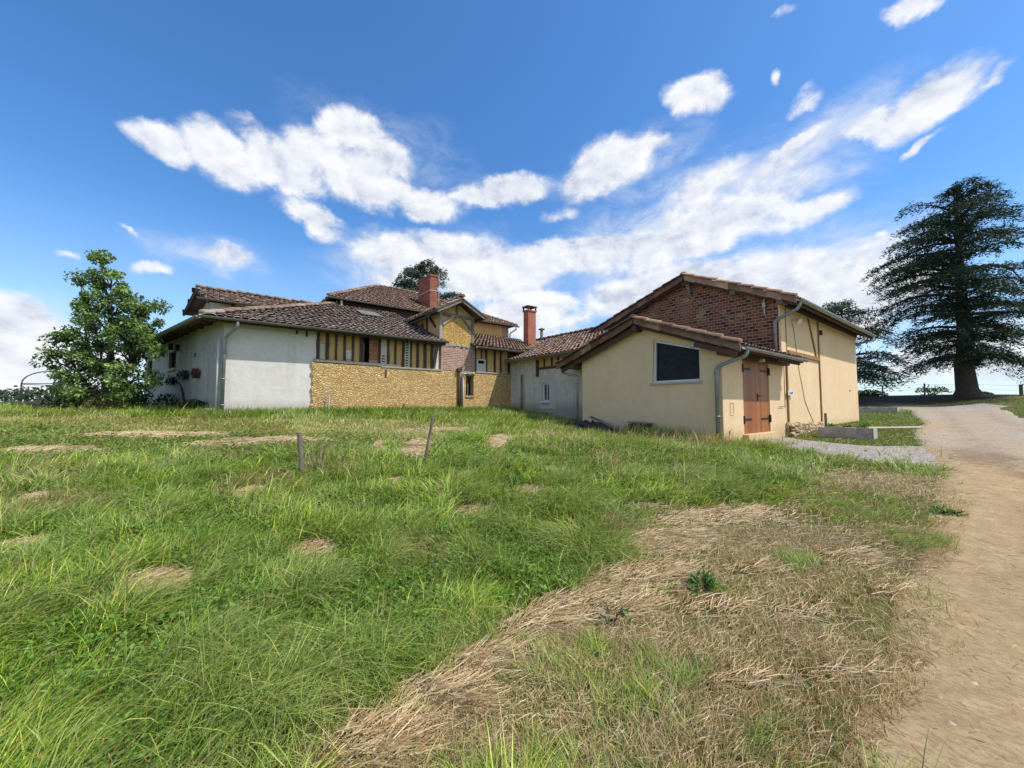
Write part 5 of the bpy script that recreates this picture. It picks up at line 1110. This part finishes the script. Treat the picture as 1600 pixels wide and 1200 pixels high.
def crown_leaves(cents, rad, per, rng, pal, L, W, droop=.2):
    n = len(cents)*per; d = unit(rng.normal(size=(n, 3)))*(rng.random((n, 1))**.45); C = np.repeat(cents, per, 0)+d*np.repeat(rad, per)[:, None]*np.array([1, 1, .8])
    U = unit(d+rng.normal(0, .7, (n, 3))+np.array([0, 0, -droop])); N = unit(rng.normal(0, .6, (n, 3))+np.array([0, 0, 1.]))
    tone = np.repeat(rng.normal(1, .2, len(cents)), per)[:, None]; col = pal[rng.integers(len(pal), size=n)]*tone*rng.normal(1, .15, (n, 1))
    return leafmesh(C, N, U, rng.uniform(.7, 1.3, n)*L, rng.uniform(.7, 1.3, n)*W, col.clip(.005, .6))
def leafy_tree(name, label, cat, base, Y, ells, trunks, per, cr, L, W, pal, seed, nclump, group=None):
    rng = np.random.default_rng(seed); o = thing(name, label, cat, base, group); k = Y/600; cents = []
    tot = sum(e[2]*e[3] for e in ells)
    for px, py, rx, ry in ells:
        for _ in range(max(2, int(nclump*rx*ry/tot))):
            d = rng.normal(size=3); d /= np.linalg.norm(d); d *= rng.random()**.4
            r = ray(px+d[0]*rx, py-d[2]*ry); kk = (Y+d[1]*rx*k)/r[1]; cents.append([r[0]*kk, Y+d[1]*rx*k, EYE+r[2]*kk])
    cents = np.array(cents); rad = rng.uniform(.6, 1.25, len(cents))*cr
    v, f, c = crown_leaves(cents, rad, per, rng, pal, L, W); mkobj('crown', v, f, m_leaf, o, False, col=c, uv=False)
    mb = MB(); b = np.array(base); tops = []
    for (tx, ty, rad0) in trunks:
        r = ray(tx, ty); kk = Y/r[1]; top = np.array([r[0]*kk, Y, EYE+r[2]*kk]); s0 = b+np.array([rng.uniform(-.25, .25), rng.uniform(-.2, .2), -.2]); n = 9; pts = []
        for i in range(n): t = i/(n-1); pts.append(s0+(top-s0)*t+np.array([math.sin(t*5+seed)*.12, rng.normal(0, .05), 0])*t)
        mb.tube(pts, [rad0*(1-.88*i/(n-1)) for i in range(n)], 8); tops.append(pts)
    mb.build('trunk', m_bark, o, True); mb = MB()
    for c_ in cents:
        best = None
        for pts in tops:
            for p in pts[1:]:
                if p[2] < c_[2]-.1:
                    d = np.linalg.norm(p-c_)
                    if best is None or d < best[0]: best = (d, p)
        if best is None: continue
        p = best[1]; mid = (p+c_)/2+np.array([0, 0, .12])*best[0]+rng.normal(0, .05, 3); mb.tube([p, mid, c_], [.028+.008*best[0], .018, .006], 5, False)
    mb.build('branches', m_bark, o, True); return o
PAL_TREE = 2.3*np.array([(.045,.075,.018),(.06,.10,.025),(.085,.13,.035),(.11,.16,.05),(.14,.19,.075),(.06,.085,.03)])
by = 13.2; bx = ray(165, 633)[0]/ray(165, 633)[1]*by
leafy_tree('leafy_tree', 'tall loose green leafy tree at the left in front of the shaded side wall', 'tree', (bx, by, H(bx, by)), by,
 [(158,402,20,22),(150,432,22,20),(172,448,30,26),(205,470,32,26),(145,478,32,28),(228,490,30,26),(180,515,46,34),(112,525,36,22),(135,545,40,28),(85,552,26,18),(215,545,38,28),(165,580,60,30),(95,585,34,18),(215,590,34,22),(130,610,45,16),(190,612,40,14),(250,480,10,8),(120,440,10,8),(125,480,10,10),(165,620,60,18),(100,615,40,14),(215,520,40,30),(140,500,34,24)],
 [(158,400,.10),(175,450,.085),(90,540,.06),(215,480,.07),(140,480,.06)], 100, .30, .12, .065, PAL_TREE, 5, 205)
def bush(name, label, cat, x, y, rx, ry, rz, n, L, W, pal, seed, group=None, mat=None, stems=6, zoff=0, parentless=True, droop=.1):
    rng = np.random.default_rng(seed); z = H(x, y)+zoff; o = thing(name, label, cat, (x, y, z), group)
    d = unit(rng.normal(size=(n, 3)))*rng.random((n, 1))**.4; d[:, 2] = np.abs(d[:, 2]); C = np.array([x, y, z])+d*np.array([rx, ry, rz])
    C[:, 2] = np.maximum(C[:, 2]*1, z+.01); f = fbm(C[:, 0]*4/max(rx, .3)+seed, C[:, 2]*4/max(rx, .3), seed, 2); kp = f > .36; C = C[kp]; d = d[kp]; n = len(C)
    U = unit(d+rng.normal(0, .7, (n, 3))+np.array([0, 0, .4-droop])); N = unit(rng.normal(0, .7, (n, 3))+np.array([0, 0, .8]))
    v, fc, c = leafmesh(C, N, U, rng.uniform(.6, 1.4, n)*L, rng.uniform(.6, 1.4, n)*W, (pal[rng.integers(len(pal), size=n)]*rng.normal(1, .2, (n, 1))).clip(.005, .6))
    mkobj('foliage', v, fc, mat or m_leaf, o, False, col=c, uv=False)
    mb = MB()
    for i in range(stems):
        a = rng.random()*6.28; mb.tube([(x+math.cos(a)*.03, y+math.sin(a)*.03, z-.03), (x+math.cos(a)*rx*.35, y+math.sin(a)*ry*.35, z+rz*.45), (x+math.cos(a)*rx*.7, y+math.sin(a)*ry*.7, z+rz*.8)], [.012+.01*rz, .008+.005*rz, .003], 5, False)
    mb.build('stems', m_bark, o); return o
PAL_DK = np.array([(.03,.055,.014),(.045,.075,.02),(.06,.10,.03),(.05,.06,.025)])
PAL_MIDG = np.array([(.05,.10,.02),(.075,.14,.03),(.10,.16,.05)])
PAL_WEED = 1.9*np.array([(.03,.09,.015),(.045,.12,.02),(.07,.15,.035)])
def atY(px, Y): r = ray(px, 633); return r[0]/r[1]*Y
for px, Y, rx, rz, lab, sd in ((218,14.6,.75,1.0,'dark bramble bush under the leafy tree against the shaded side wall',1),(112,13.4,1.0,.75,'low tangled dark bush left of the leafy tree trunk',2),(262,13.6,.45,.6,'small dark bush at the foot of the shaded wall below the left iron wheels',3),(303,12.4,.5,.42,'flat dark weeds at the wall foot near the end of the creeper stem',4),(165,12.4,.7,.55,'pale ragged bush with dry stalks in front of the leafy tree trunk',5)):
    bush('bush', lab, 'bush', atY(px, Y), Y, rx, rx*.7, rz, int(900*rx), .11, .055, PAL_DK if sd < 5 else np.array([(.16,.15,.06),(.22,.18,.08),(.09,.12,.035)]), sd, 'bushes under the leafy tree')
# plants in the trough
for k, (b, r_, lab) in enumerate(((1.03,.17,'low dark plant at the far end of the trough, beside the grey stake'),(.62,.15,'small light green plant in the middle of the planted trough'),(.22,.19,'tallest dark leafy plant at the near end of the planted trough'))):
    p = TR1(.26, b, 0); o = bush('potted_plant', lab, 'plant', p[0], p[1], r_, r_, r_*(1.0 if k < 2 else 1.3), 130, .075, .03, PAL_WEED if k != 1 else PAL_MIDG, 30+k, 'plants in the trough', zoff=0)
    dz = tz1-H(p[0], p[1]); o.location.z += dz
# broad weeds in the meadow
for k, (px, py, r_, h_, lab) in enumerate(((1098,925,.12,.15,'dark green dock plant alone in the dry straw of the foreground'),(803,768,.16,.26,'dark broad-leaved weed in the middle of the meadow above the straw line'),(955,975,.14,.09,'low spreading green weed at the edge of the straw, left of the dock plant'),(1135,692,.22,.45,'tall weed at the foot of the right downpipe of the annex'),(1480,805,.2,.08,'flat leafy weed on the edge of the dirt track'),(700,848,.16,.2,'leafy dark weed in the lush grass right of the small straw heap'))):
    x, y = ground(px, py); bush('weed', lab, 'weed', x, y, r_, r_, h_, 150, .085, .026, PAL_WEED, 50+k, 'broad-leaved weeds')
# dry stalks by the upright post
x, y = ground(487, 742); mb = MB(); rg = random.Random(4); o = thing('dry_stalks', 'pale dry weed stalks standing right of the upright fence post', 'stalks', (x, y, H(x, y)))
for i in range(26):
    bx_, by_ = x+rg.gauss(.02, .10), y+rg.gauss(0, .06); z = H(bx_, by_)-.03; h_ = rg.uniform(.25, .62); lx = rg.gauss(.04, .12)
    mb.tube([(bx_, by_, z), (bx_+lx*.4, by_, z+h_*.6), (bx_+lx, by_+rg.gauss(0, .05), z+h_)], [.006, .005, .002], 5, False)
mb.build('stems', m_twig, o)
# cedars
PAL_CED = 1.5*np.array([(.016,.032,.020),(.022,.042,.026),(.032,.055,.032),(.045,.072,.042),(.02,.034,.018)])
PAL_BLUE = np.array([(.07,.10,.075),(.10,.135,.10),(.13,.165,.125),(.05,.075,.05)])
def cedar(name, label, base, top, rad0, levels, lenf, pal, seed, tl=.30, tw=.055, droop=.18, dens=1.0, leader=(), trunk_top=1.0, group=None):
    rng = np.random.default_rng(seed); b = np.array(base, float); o = thing(name, label, 'tree', base, group); hgt = top-base[2]
    mb = MB(); n = 10; mb.tube([b+np.array([0, 0, -.4]), b+np.array([0, 0, .15]), *[b+np.array([rng.normal(0, .05), rng.normal(0, .05), .6+(hgt*.96-.6)*i/(n-1)]) for i in range(n)]], [rad0*1.9, rad0*1.35, *[rad0*(1-.93*(i/(n-1))**.9) for i in range(n)]], 12); mb.build('trunk', m_bark, o, True)
    mb = MB(); C = []; U = []; Nn = []; T = []
    def spray(pts, ln, wid, d):
        # side twigs carry the needle tufts, flat plates that droop at the tip
        m = int(16*dens*max(.4, ln/4)+5)
        for t in np.concatenate([np.linspace(.18, .97, m), rng.uniform(.5, 1, m//2)]):
            i = min(int(t*(len(pts)-1)), len(pts)-2); p = pts[i]+(pts[i+1]-pts[i])*(t*(len(pts)-1)-i)
            w_ = wid*(.35+.65*math.sin(min(1, t*1.05)*math.pi*.62+.5))*rng.uniform(.5, 1.15)
            for sgn in (-1, 1):
                sdv = np.array([-d[1], d[0], 0])*sgn+d*rng.uniform(.1, .8); sdv /= np.linalg.norm(sdv); q = max(3, int(w_/.16)); tone = rng.normal(1, .22)
                for j in range(q):
                    f = (j+rng.random())/q; pp = p+sdv*w_*f+np.array([0, 0, -.3*w_*f*f+rng.normal(-.05, .16)])
                    C.append(pp); U.append(sdv+d*.5+rng.normal(0, .7, 3)+np.array([0, 0, -.3+.9*(rng.random() < .2)])); Nn.append(rng.normal(0, .8, 3)+np.array([0, 0, .7])); T.append(tone)
    for z, az, L, el in levels(rng):
        d = np.array([math.sin(az), math.cos(az), 0]); p0 = b+np.array([0, 0, z-base[2]]); m = 8; pts = []
        for i in range(m):
            t = i/(m-1); pts.append(p0+d*L*t+np.array([0, 0, L*(math.tan(el)*t-droop*(1+math.tan(max(el, 0)))*1.6*t*t*t)])+rng.normal(0, .03, 3)*t*L*.3)
        mb.tube(pts, [max(.015, rad0*.24*(L/6)**.8*(1-.9*i/(m-1))) for i in range(m)], 6, False); spray(pts, L, .26*L+.35, d)
    C = np.array(C); U = unit(np.array(U)); N_ = unit(np.array(Nn)); T = np.array(T)[:, None]; k = len(C); col = (pal[rng.integers(len(pal), size=k)]*T*rng.normal(1, .15, (k, 1))).clip(.004, .5)
    v, f, c = leafmesh(C, N_, U, rng.uniform(.6, 1.3, k)*tl, rng.uniform(.6, 1.3, k)*tw, col)
    mkobj('crown', v, f, m_needle, o, False, col=c, uv=False); mb.build('branches', m_bark, o, True); print(name, k); return o
CY = 30.; cx = atY(1514, CY); cz = H(cx, CY)
def lv1(rng):
    out = []
    for z in np.arange(5.0, 18.9, .2):
        t = (z-5.2)/13.6; Lm = np.interp(t, [0, .12, .35, .6, .67, .77, .89, 1], [5.2, 5.8, 6.4, 6.8, 7.2, 5.8, 3.2, .8])
        if rng.random() < .12 and t < .8: continue
        for _ in range(2):
            L = Lm*.70*rng.choice([.25, .45, .7, .9, 1.0, 1.12])*rng.uniform(.9, 1.1)
            out.append((z+rng.uniform(-.15, .15), rng.random()*2*math.pi, L, np.interp(t, [0, .3, .8, 1], [.08, .24, .42, .9])+rng.normal(0, .14)))
    for z, az, L, el in ((5.4,-1.57,4.3,.02),(5.6,-1.9,3.8,.0),(5.4,1.5,6.4,.05),(9.3,-1.4,5.6,.18),(12.6,-1.6,5.9,.22),(13.6,-1.2,5.6,.2),(11,-1.75,5.4,.25),(9.0,1.5,7.4,.3),(12,1.4,7.2,.35),(15.6,-1.5,4.2,.4),(17,-1.0,3.2,.7),(17.2,1.6,3.4,.7)): out.append((z, az, L, el))
    for z in np.arange(5.6, 13, .3): out.append((z, math.pi+rng.uniform(-1.3, 1.3), rng.uniform(1.2, 2.8), rng.uniform(-.1, .4)))
    return out
cedar('cedar', 'huge dark spreading cedar with a thick trunk on the rise at the right', (cx, CY, cz), 19.3, .62, lv1, None, PAL_CED, 21, .36, .07, .2, 1.15)
Y2 = 33.; x2 = atY(1322, Y2)
def lv2(rng):
    out = []
    for z in np.arange(4.0, 10.3, .3):
        t = (z-4)/6.3; Lm = np.interp(t, [0, .2, .45, .55, .8, 1], [4.6, 4.4, 3.0, 3.6, 3.8, 1.4])
        if .33 < t < .45: continue
        for _ in range(3): out.append((z, rng.random()*2*math.pi, Lm*rng.uniform(.55, 1.05), np.interp(t, [0, 1], [.05, .25])+rng.normal(0, .06)))
    return out
cedar('cedar', 'smaller flat-topped cedar rising behind the far corner of the barn', (x2, Y2, H(x2, Y2)), 10.6, .35, lv2, None, PAL_CED*1.15, 23, .32, .07, .15, 1.1)
Y3 = 44.; x3 = atY(664, Y3)
def lv3(rng):
    out = []
    for z in np.arange(8, 17.6, .3):
        t = (z-8)/9.6; Lm = np.interp(t, [0, .5, .75, .9, 1], [5.0, 4.2, 3.3, 2.2, .9])
        for _ in range(3): out.append((z, rng.random()*2*math.pi, Lm*rng.uniform(.65, 1.05), np.interp(t, [0, 1], [.15, .6])+rng.normal(0, .08)))
    return out
cedar('cedar', 'pale grey-green cedar top showing behind the brick chimney of the farmhouse', (x3, Y3, H(x3, Y3)), 17.9, .4, lv3, None, PAL_BLUE, 27, .42, .10, .10, 1.3)
# bushes on the crest, wire fence
for k, (px, Y, rx, rz, lab) in enumerate(((1457,35,1.5,.95,'rounded green bush beyond the wire fence left of the cedar trunk'),(1358,35,1.6,.7,'low green bush beyond the wire fence beside the barn corner'),(1535,34,.9,.4,'small scrubby bush at the right foot of the cedar trunk'))):
    x = atY(px, Y); bush('bush', lab, 'bush', x, Y, rx, rx*.7, rz, 900, .22, .11, PAL_MIDG, 70+k, 'bushes on the rise')
wf = thing('wire_fence', 'thin wire fence with wooden posts along the rise behind the cedar', 'fence', (atY(1446, 33), 33, H(atY(1446, 33), 33)))
fp = []
for px in (1300, 1380, 1446, 1520, 1597, 1670):
    x = atY(px, 33.); z = H(x, 33.); fp.append((x, 33., z)); MB().tube([(x, 33, z-.3), (x+.02, 33, z+1.05)], .055 if px != 1597 else .12, 8).build('post', m_postw, wf)
for hh in (.95, .55):
    mb = MB()
    for p, q in zip(fp, fp[1:]): mb.tube([(p[0], p[1], p[2]+hh), ((p[0]+q[0])/2, 33, (p[2]+q[2])/2+hh-.03), (q[0], q[1], q[2]+hh)], .012, 4, False)
    mb.build('wire', m_zinc, wf)
# hoop frame at the far left
hx = atY(31, 24.); hz = H(hx, 24.); ho = thing('hoop_frame', 'bare metal hoop frame of a polytunnel at the far left behind the leafy tree', 'frame', (hx+1.6, 25.5, hz))
m_blue = simple('blue_grey_tube', (.10,.12,.17), (.15,.17,.23), 4, .5, .1, spec=.4, metal=.4)
for k in range(4):
    x0, y0 = hx+.45*k, 24.+1.3*k; pts = [(x0, y0, hz-.2), (x0, y0, hz+1.5)]
    for j in range(1, 10): a = math.pi*j/9.5; pts.append((x0+1.6-1.6*math.cos(a), y0, hz+1.5+.75*math.sin(a)))
    pts += [(x0+3.2, y0, hz+1.5), (x0+3.2, y0, hz-.2)]; MB().tube(pts, .035, 6).build('hoop', m_blue, ho, True)
for dx, hh in ((0, 1.45), (1.6, 2.25), (3.2, 1.45)): MB().tube([(hx+dx, 24, hz+hh), (hx+dx+1.35, 27.9, hz+hh)], .025, 6).build('purlin', m_blue, ho)
MB().tube([(hx, 24, hz+1.4), (hx+.95, 24.9, hz-.1)], .025, 6).build('brace', m_blue, ho); MB().tube([(hx, 24, hz+1.5), (hx+3.2, 24, hz+1.5)], .025, 6).build('tie', m_blue, ho)
# felled trunks below the hoops
rg = random.Random(6)
for k, (px0, px1, Y, r_, lab) in enumerate(((24,70,17,.16,'dark felled trunk lying at the far left below the hoop frame'),(58,112,16,.20,'thicker dark felled trunk lying between the hoop frame and the leafy tree'))):
    x0, x1 = atY(px0, Y), atY(px1, Y); z0, z1 = H(x0, Y), H(x1, Y); n = 7
    tag(MB().tube([(x0+(x1-x0)*i/(n-1), Y+rg.uniform(-.05, .05), z0+(z1-z0)*i/(n-1)+r_*.9+rg.uniform(-.02, .03)) for i in range(n)], [r_*rg.uniform(.85, 1.1) for _ in range(n)], 9).build('log', m_bark), lab, 'log', 'felled trunks')
# far hedge on the horizon
rng = np.random.default_rng(77); n = 9000; t = rng.random(n); X = -190+150*t; Yh = 95+rng.normal(0, 3, n); zb_ = gh(X, Yh); hh = 3.2+2.6*fbm(X*.12, X*0, 7, 3)+rng.random(n)*.3; Zc = zb_+hh*rng.random(n)**.7
U = unit(rng.normal(size=(n, 3))); N_ = unit(rng.normal(size=(n, 3))+np.array([0, -.4, .5])); v, f, c = leafmesh(np.stack([X, Yh, Zc], 1), N_, U, rng.uniform(.5, 1.1, n), rng.uniform(.4, .8, n), np.array([(.06,.095,.05),(.08,.12,.06),(.05,.08,.045)])[rng.integers(3, size=n)]*rng.normal(1, .15, (n, 1)))
mkobj('far_hedge', v, f, m_leaf, None, False, col=c.clip(.01, .5), uv=False, kind='stuff')

# ================================================================== SUN AND SKY
sv = Vector((1.125, -.3965, 1.8)).normalized()
sun = bpy.data.lights.new('sun', 'SUN'); sun.energy = 3.9; sun.angle = R(.53); sun.color = (1, .955, .88); so = bpy.data.objects.new('sun', sun); COL.objects.link(so)
so.rotation_euler = sv.to_track_quat('Z', 'Y').to_euler(); so.location = (20, -10, 40)
W_ = bpy.data.worlds.new('World'); S.world = W_; W_.use_nodes = True; k = NT.__new__(NT); k.t = W_.node_tree; k.N = k.t.nodes; k.L = k.t.links; k._co = None; k.m = W_
bg = k.N['Background']; bg.inputs[1].default_value = .115
sky = k.n('ShaderNodeTexSky', sky_type='NISHITA', sun_disc=False); sky.sun_elevation = math.asin(sv.z); sky.sun_rotation = math.atan2(sv.x, sv.y); sky.altitude = 200; sky.air_density = 1.0; sky.dust_density = .6; sky.ozone_density = 2.5
d = k.co('Generated'); dn = k.n('ShaderNodeVectorMath', {0: d}, operation='NORMALIZE').outputs[0]
sp = k.n('ShaderNodeSeparateXYZ', {0: dn}).outputs; az = k.math('ARCTAN2', sp[0], sp[1]); el = k.math('ARCSINE', sp[2])
warp = k.n('ShaderNodeTexNoise', {'Vector': dn, 'Scale': 7.0, 'Detail': 5, 'Roughness': .6}).outputs[1]
p0 = k.n('ShaderNodeCombineXYZ', {0: az, 1: el, 2: 0.0}).outputs[0]
p = k.n('ShaderNodeVectorMath', {0: p0, 1: k.n('ShaderNodeVectorMath', {0: k.n('ShaderNodeVectorMath', {0: warp, 1: (.5, .5, .5)}, operation='SUBTRACT').outputs[0], 1: (.11, .09, 0)}, operation='MULTIPLY').outputs[0]}, operation='ADD').outputs[0]
def azel(px, py): r = ray(px, py); return math.atan2(r[0], r[1]), math.atan2(r[2], math.hypot(r[0], r[1]))
BL = [(250,222,62,38,-5,.95),(345,245,90,48,-12,1.05),(440,258,90,48,-10,1.0),(555,212,58,42,0,1.0),(505,240,80,42,0,1.0),(415,228,80,32,-8,.9),(600,255,62,42,0,.95),(575,285,92,52,-10,1.05),(485,340,75,34,-20,.95),(730,310,60,26,6,.9),(1130,330,170,40,14,.8),(660,318,85,34,-5,.9),
 (790,298,85,34,8,.95),(945,265,95,52,5,1.05),(1005,238,50,28,10,.85),(880,330,60,20,5,.6),
 (1100,295,100,42,18,.85),(1200,268,105,30,12,.75),(1090,368,220,46,12,1.0),(1255,328,95,28,12,.9),(900,398,200,34,2,1.0),(660,398,130,40,-2,1.05),(770,440,115,46,0,1.05),(840,492,95,48,0,1.1),(1000,462,120,46,5,1.0),(1240,425,200,48,6,.9),(1340,490,160,60,0,.75),(620,440,80,30,0,.7),
 (1088,152,58,40,-8,1.05),(1440,165,115,46,14,1.1),(1545,120,55,16,28,.75),(1355,190,55,26,10,.8),(1262,160,42,22,22,.7),(1262,214,60,13,15,.75),(1212,125,14,26,10,.6),(1440,226,48,11,20,.75),(1430,12,60,26,-14,.95),(1222,10,30,18,0,.6),
 (20,500,170,50,-14,1.1),(70,570,200,62,-4,1.1),(240,418,48,18,0,.72),(355,402,60,22,-14,.7),(100,402,32,10,0,.6),(195,352,36,7,-10,.55),(1500,560,220,70,0,.8),(1330,450,170,62,0,1.0),(1150,450,240,56,4,1.05),(720,400,150,40,0,.9),(1390,352,16,9,0,.6),
 ]
BACK_FILL = [(-95, 22, 30, 12), (165, 28, 50, 20), (120, 50, 35, 20), (115, 16, 40, 10), (-170, 50, 30, 15), (-140, 8, 50, 6)]  # unseen cloud banks, added out of view as neutral fill for shaded walls
acc = None
for it in BL+BACK_FILL:
    if len(it) == 6:
        px, py, rx, ry, rot, wt = it; a0, e0 = azel(px, py); ra = abs(azel(px+rx, py)[0]-azel(px-rx, py)[0])/2; re = abs(azel(px, py-ry)[1]-azel(px, py+ry)[1])/2
    else: a0, e0, ra, re = [R(q) for q in it]; rot, wt = 0, 1.05
    mp = k.n('ShaderNodeMapping', {'Vector': p, 'Location': (a0, e0, 0), 'Rotation': (0, 0, R(rot)), 'Scale': (ra*1.38, re*1.38, 1)}, vector_type='TEXTURE').outputs[0]
    ln = k.n('ShaderNodeVectorMath', {0: mp}, operation='LENGTH').outputs['Value']; f = k.n('ShaderNodeMapRange', {'Value': ln, 'From Min': 1.15, 'From Max': 0, 'To Min': 0, 'To Max': wt}, interpolation_type='SMOOTHSTEP').outputs[0]
    acc = f if acc is None else k.n('ShaderNodeMath', {0: acc, 1: f, 2: .16}, operation='SMOOTH_MAX').outputs[0]
acc = k.n('ShaderNodeMapRange', {'Value': acc, 'From Min': .10, 'From Max': 1.0, 'To Min': -.06, 'To Max': 1.0}).outputs[0]
v2 = k.map(dn, (1, 1, 1.45)); n1 = k.n('ShaderNodeTexNoise', {'Vector': v2, 'Scale': 11.0, 'Detail': 10, 'Roughness': .62, 'Distortion': .25}).outputs[0]
off = k.n('ShaderNodeVectorMath', {0: v2, 1: (.016, -.004, .024)}, operation='ADD').outputs[0]; n2 = k.n('ShaderNodeTexNoise', {'Vector': off, 'Scale': 11.0, 'Detail': 6, 'Roughness': .55, 'Distortion': .25}).outputs[0]
den = k.math('ADD', k.math('MULTIPLY', acc, 1.0), k.math('MULTIPLY', k.math('MULTIPLY', k.math('SUBTRACT', n1, .5), 1.6), k.math('ADD', .03, k.math('MULTIPLY', acc, 1.6), clamp=True)))
al = k.n('ShaderNodeMapRange', {'Value': den, 'From Min': .17, 'From Max': .68}, interpolation_type='SMOOTHSTEP').outputs[0]
rel = k.math('SUBTRACT', n1, n2); n3 = k.n('ShaderNodeTexNoise', {'Vector': v2, 'Scale': 3.2, 'Detail': 4}).outputs[0]
sh = k.math('ADD', k.math('MULTIPLY', rel, 3.0), k.math('ADD', .62, k.math('MULTIPLY', k.math('SUBTRACT', n3, .5), 1.3)), clamp=True)
cc = k.ramp(sh, [(.0, (4.3, 4.7, 5.6)), (.45, (5.9, 6.15, 6.75)), (1, (7.3, 7.35, 7.5))])
hz_ = k.n('ShaderNodeMapRange', {'Value': el, 'From Min': .0, 'From Max': .42, 'To Min': .42, 'To Max': 0}, interpolation_type='SMOOTHSTEP').outputs[0]
hs = k.n('ShaderNodeHueSaturation', {'Color': sky.outputs[0], 'Saturation': 1.2, 'Value': 1.4}).outputs[0]
base = k.mix(hz_, k.mix(1.0, hs, (.82, 1.0, 1.12), 'MULTIPLY'), (5.2, 6.1, 7.3))
VL = [(1060,350,330,110,10,1),(1270,420,260,110,4,1),(720,430,260,90,0,1),(330,400,160,40,-8,.75),(1310,190,150,60,14,.8),(600,230,200,80,-6,.7),(980,260,160,60,6,.85),(60,520,220,90,-6,.9)]
acc2 = None
for px, py, rx, ry, rot, wt in VL:
    a0, e0 = azel(px, py); ra = abs(azel(px+rx, py)[0]-azel(px-rx, py)[0])/2; re = abs(azel(px, py-ry)[1]-azel(px, py+ry)[1])/2
    mp = k.n('ShaderNodeMapping', {'Vector': p, 'Location': (a0, e0, 0), 'Rotation': (0, 0, R(rot)), 'Scale': (ra*1.25, re*1.25, 1)}, vector_type='TEXTURE').outputs[0]
    ln = k.n('ShaderNodeVectorMath', {0: mp}, operation='LENGTH').outputs['Value']; f = k.n('ShaderNodeMapRange', {'Value': ln, 'From Min': 1.1, 'From Max': 0, 'To Min': 0, 'To Max': wt}, interpolation_type='SMOOTHSTEP').outputs[0]
    acc2 = f if acc2 is None else k.math('MAXIMUM', acc2, f)
n4 = k.n('ShaderNodeTexNoise', {'Vector': k.map(dn, (1, 1, 2.2), (0, R(18), 0)), 'Scale': 6.5, 'Detail': 10, 'Roughness': .68, 'Distortion': .5}).outputs[0]
al2 = k.n('ShaderNodeMapRange', {'Value': k.math('ADD', k.math('MULTIPLY', acc2, .75), k.math('MULTIPLY', k.math('SUBTRACT', n4, .5), k.math('MULTIPLY', acc2, 2.6, clamp=False))), 'From Min': .12, 'From Max': .95, 'To Min': 0, 'To Max': .72}, interpolation_type='SMOOTHSTEP').outputs[0]
base = k.mix(al2, base, (6.2, 6.5, 7.0))
k.L.new(k.mix(k.math('MULTIPLY', al, .96), base, cc), bg.inputs[0])
S.view_settings.view_transform = 'Standard'; S.view_settings.look = 'None'; S.view_settings.exposure = .25; S.view_settings.gamma = 1
S.render.engine = 'CYCLES'; S.cycles.max_bounces = 6; S.cycles.transparent_max_bounces = 8; S.cycles.use_denoising = True
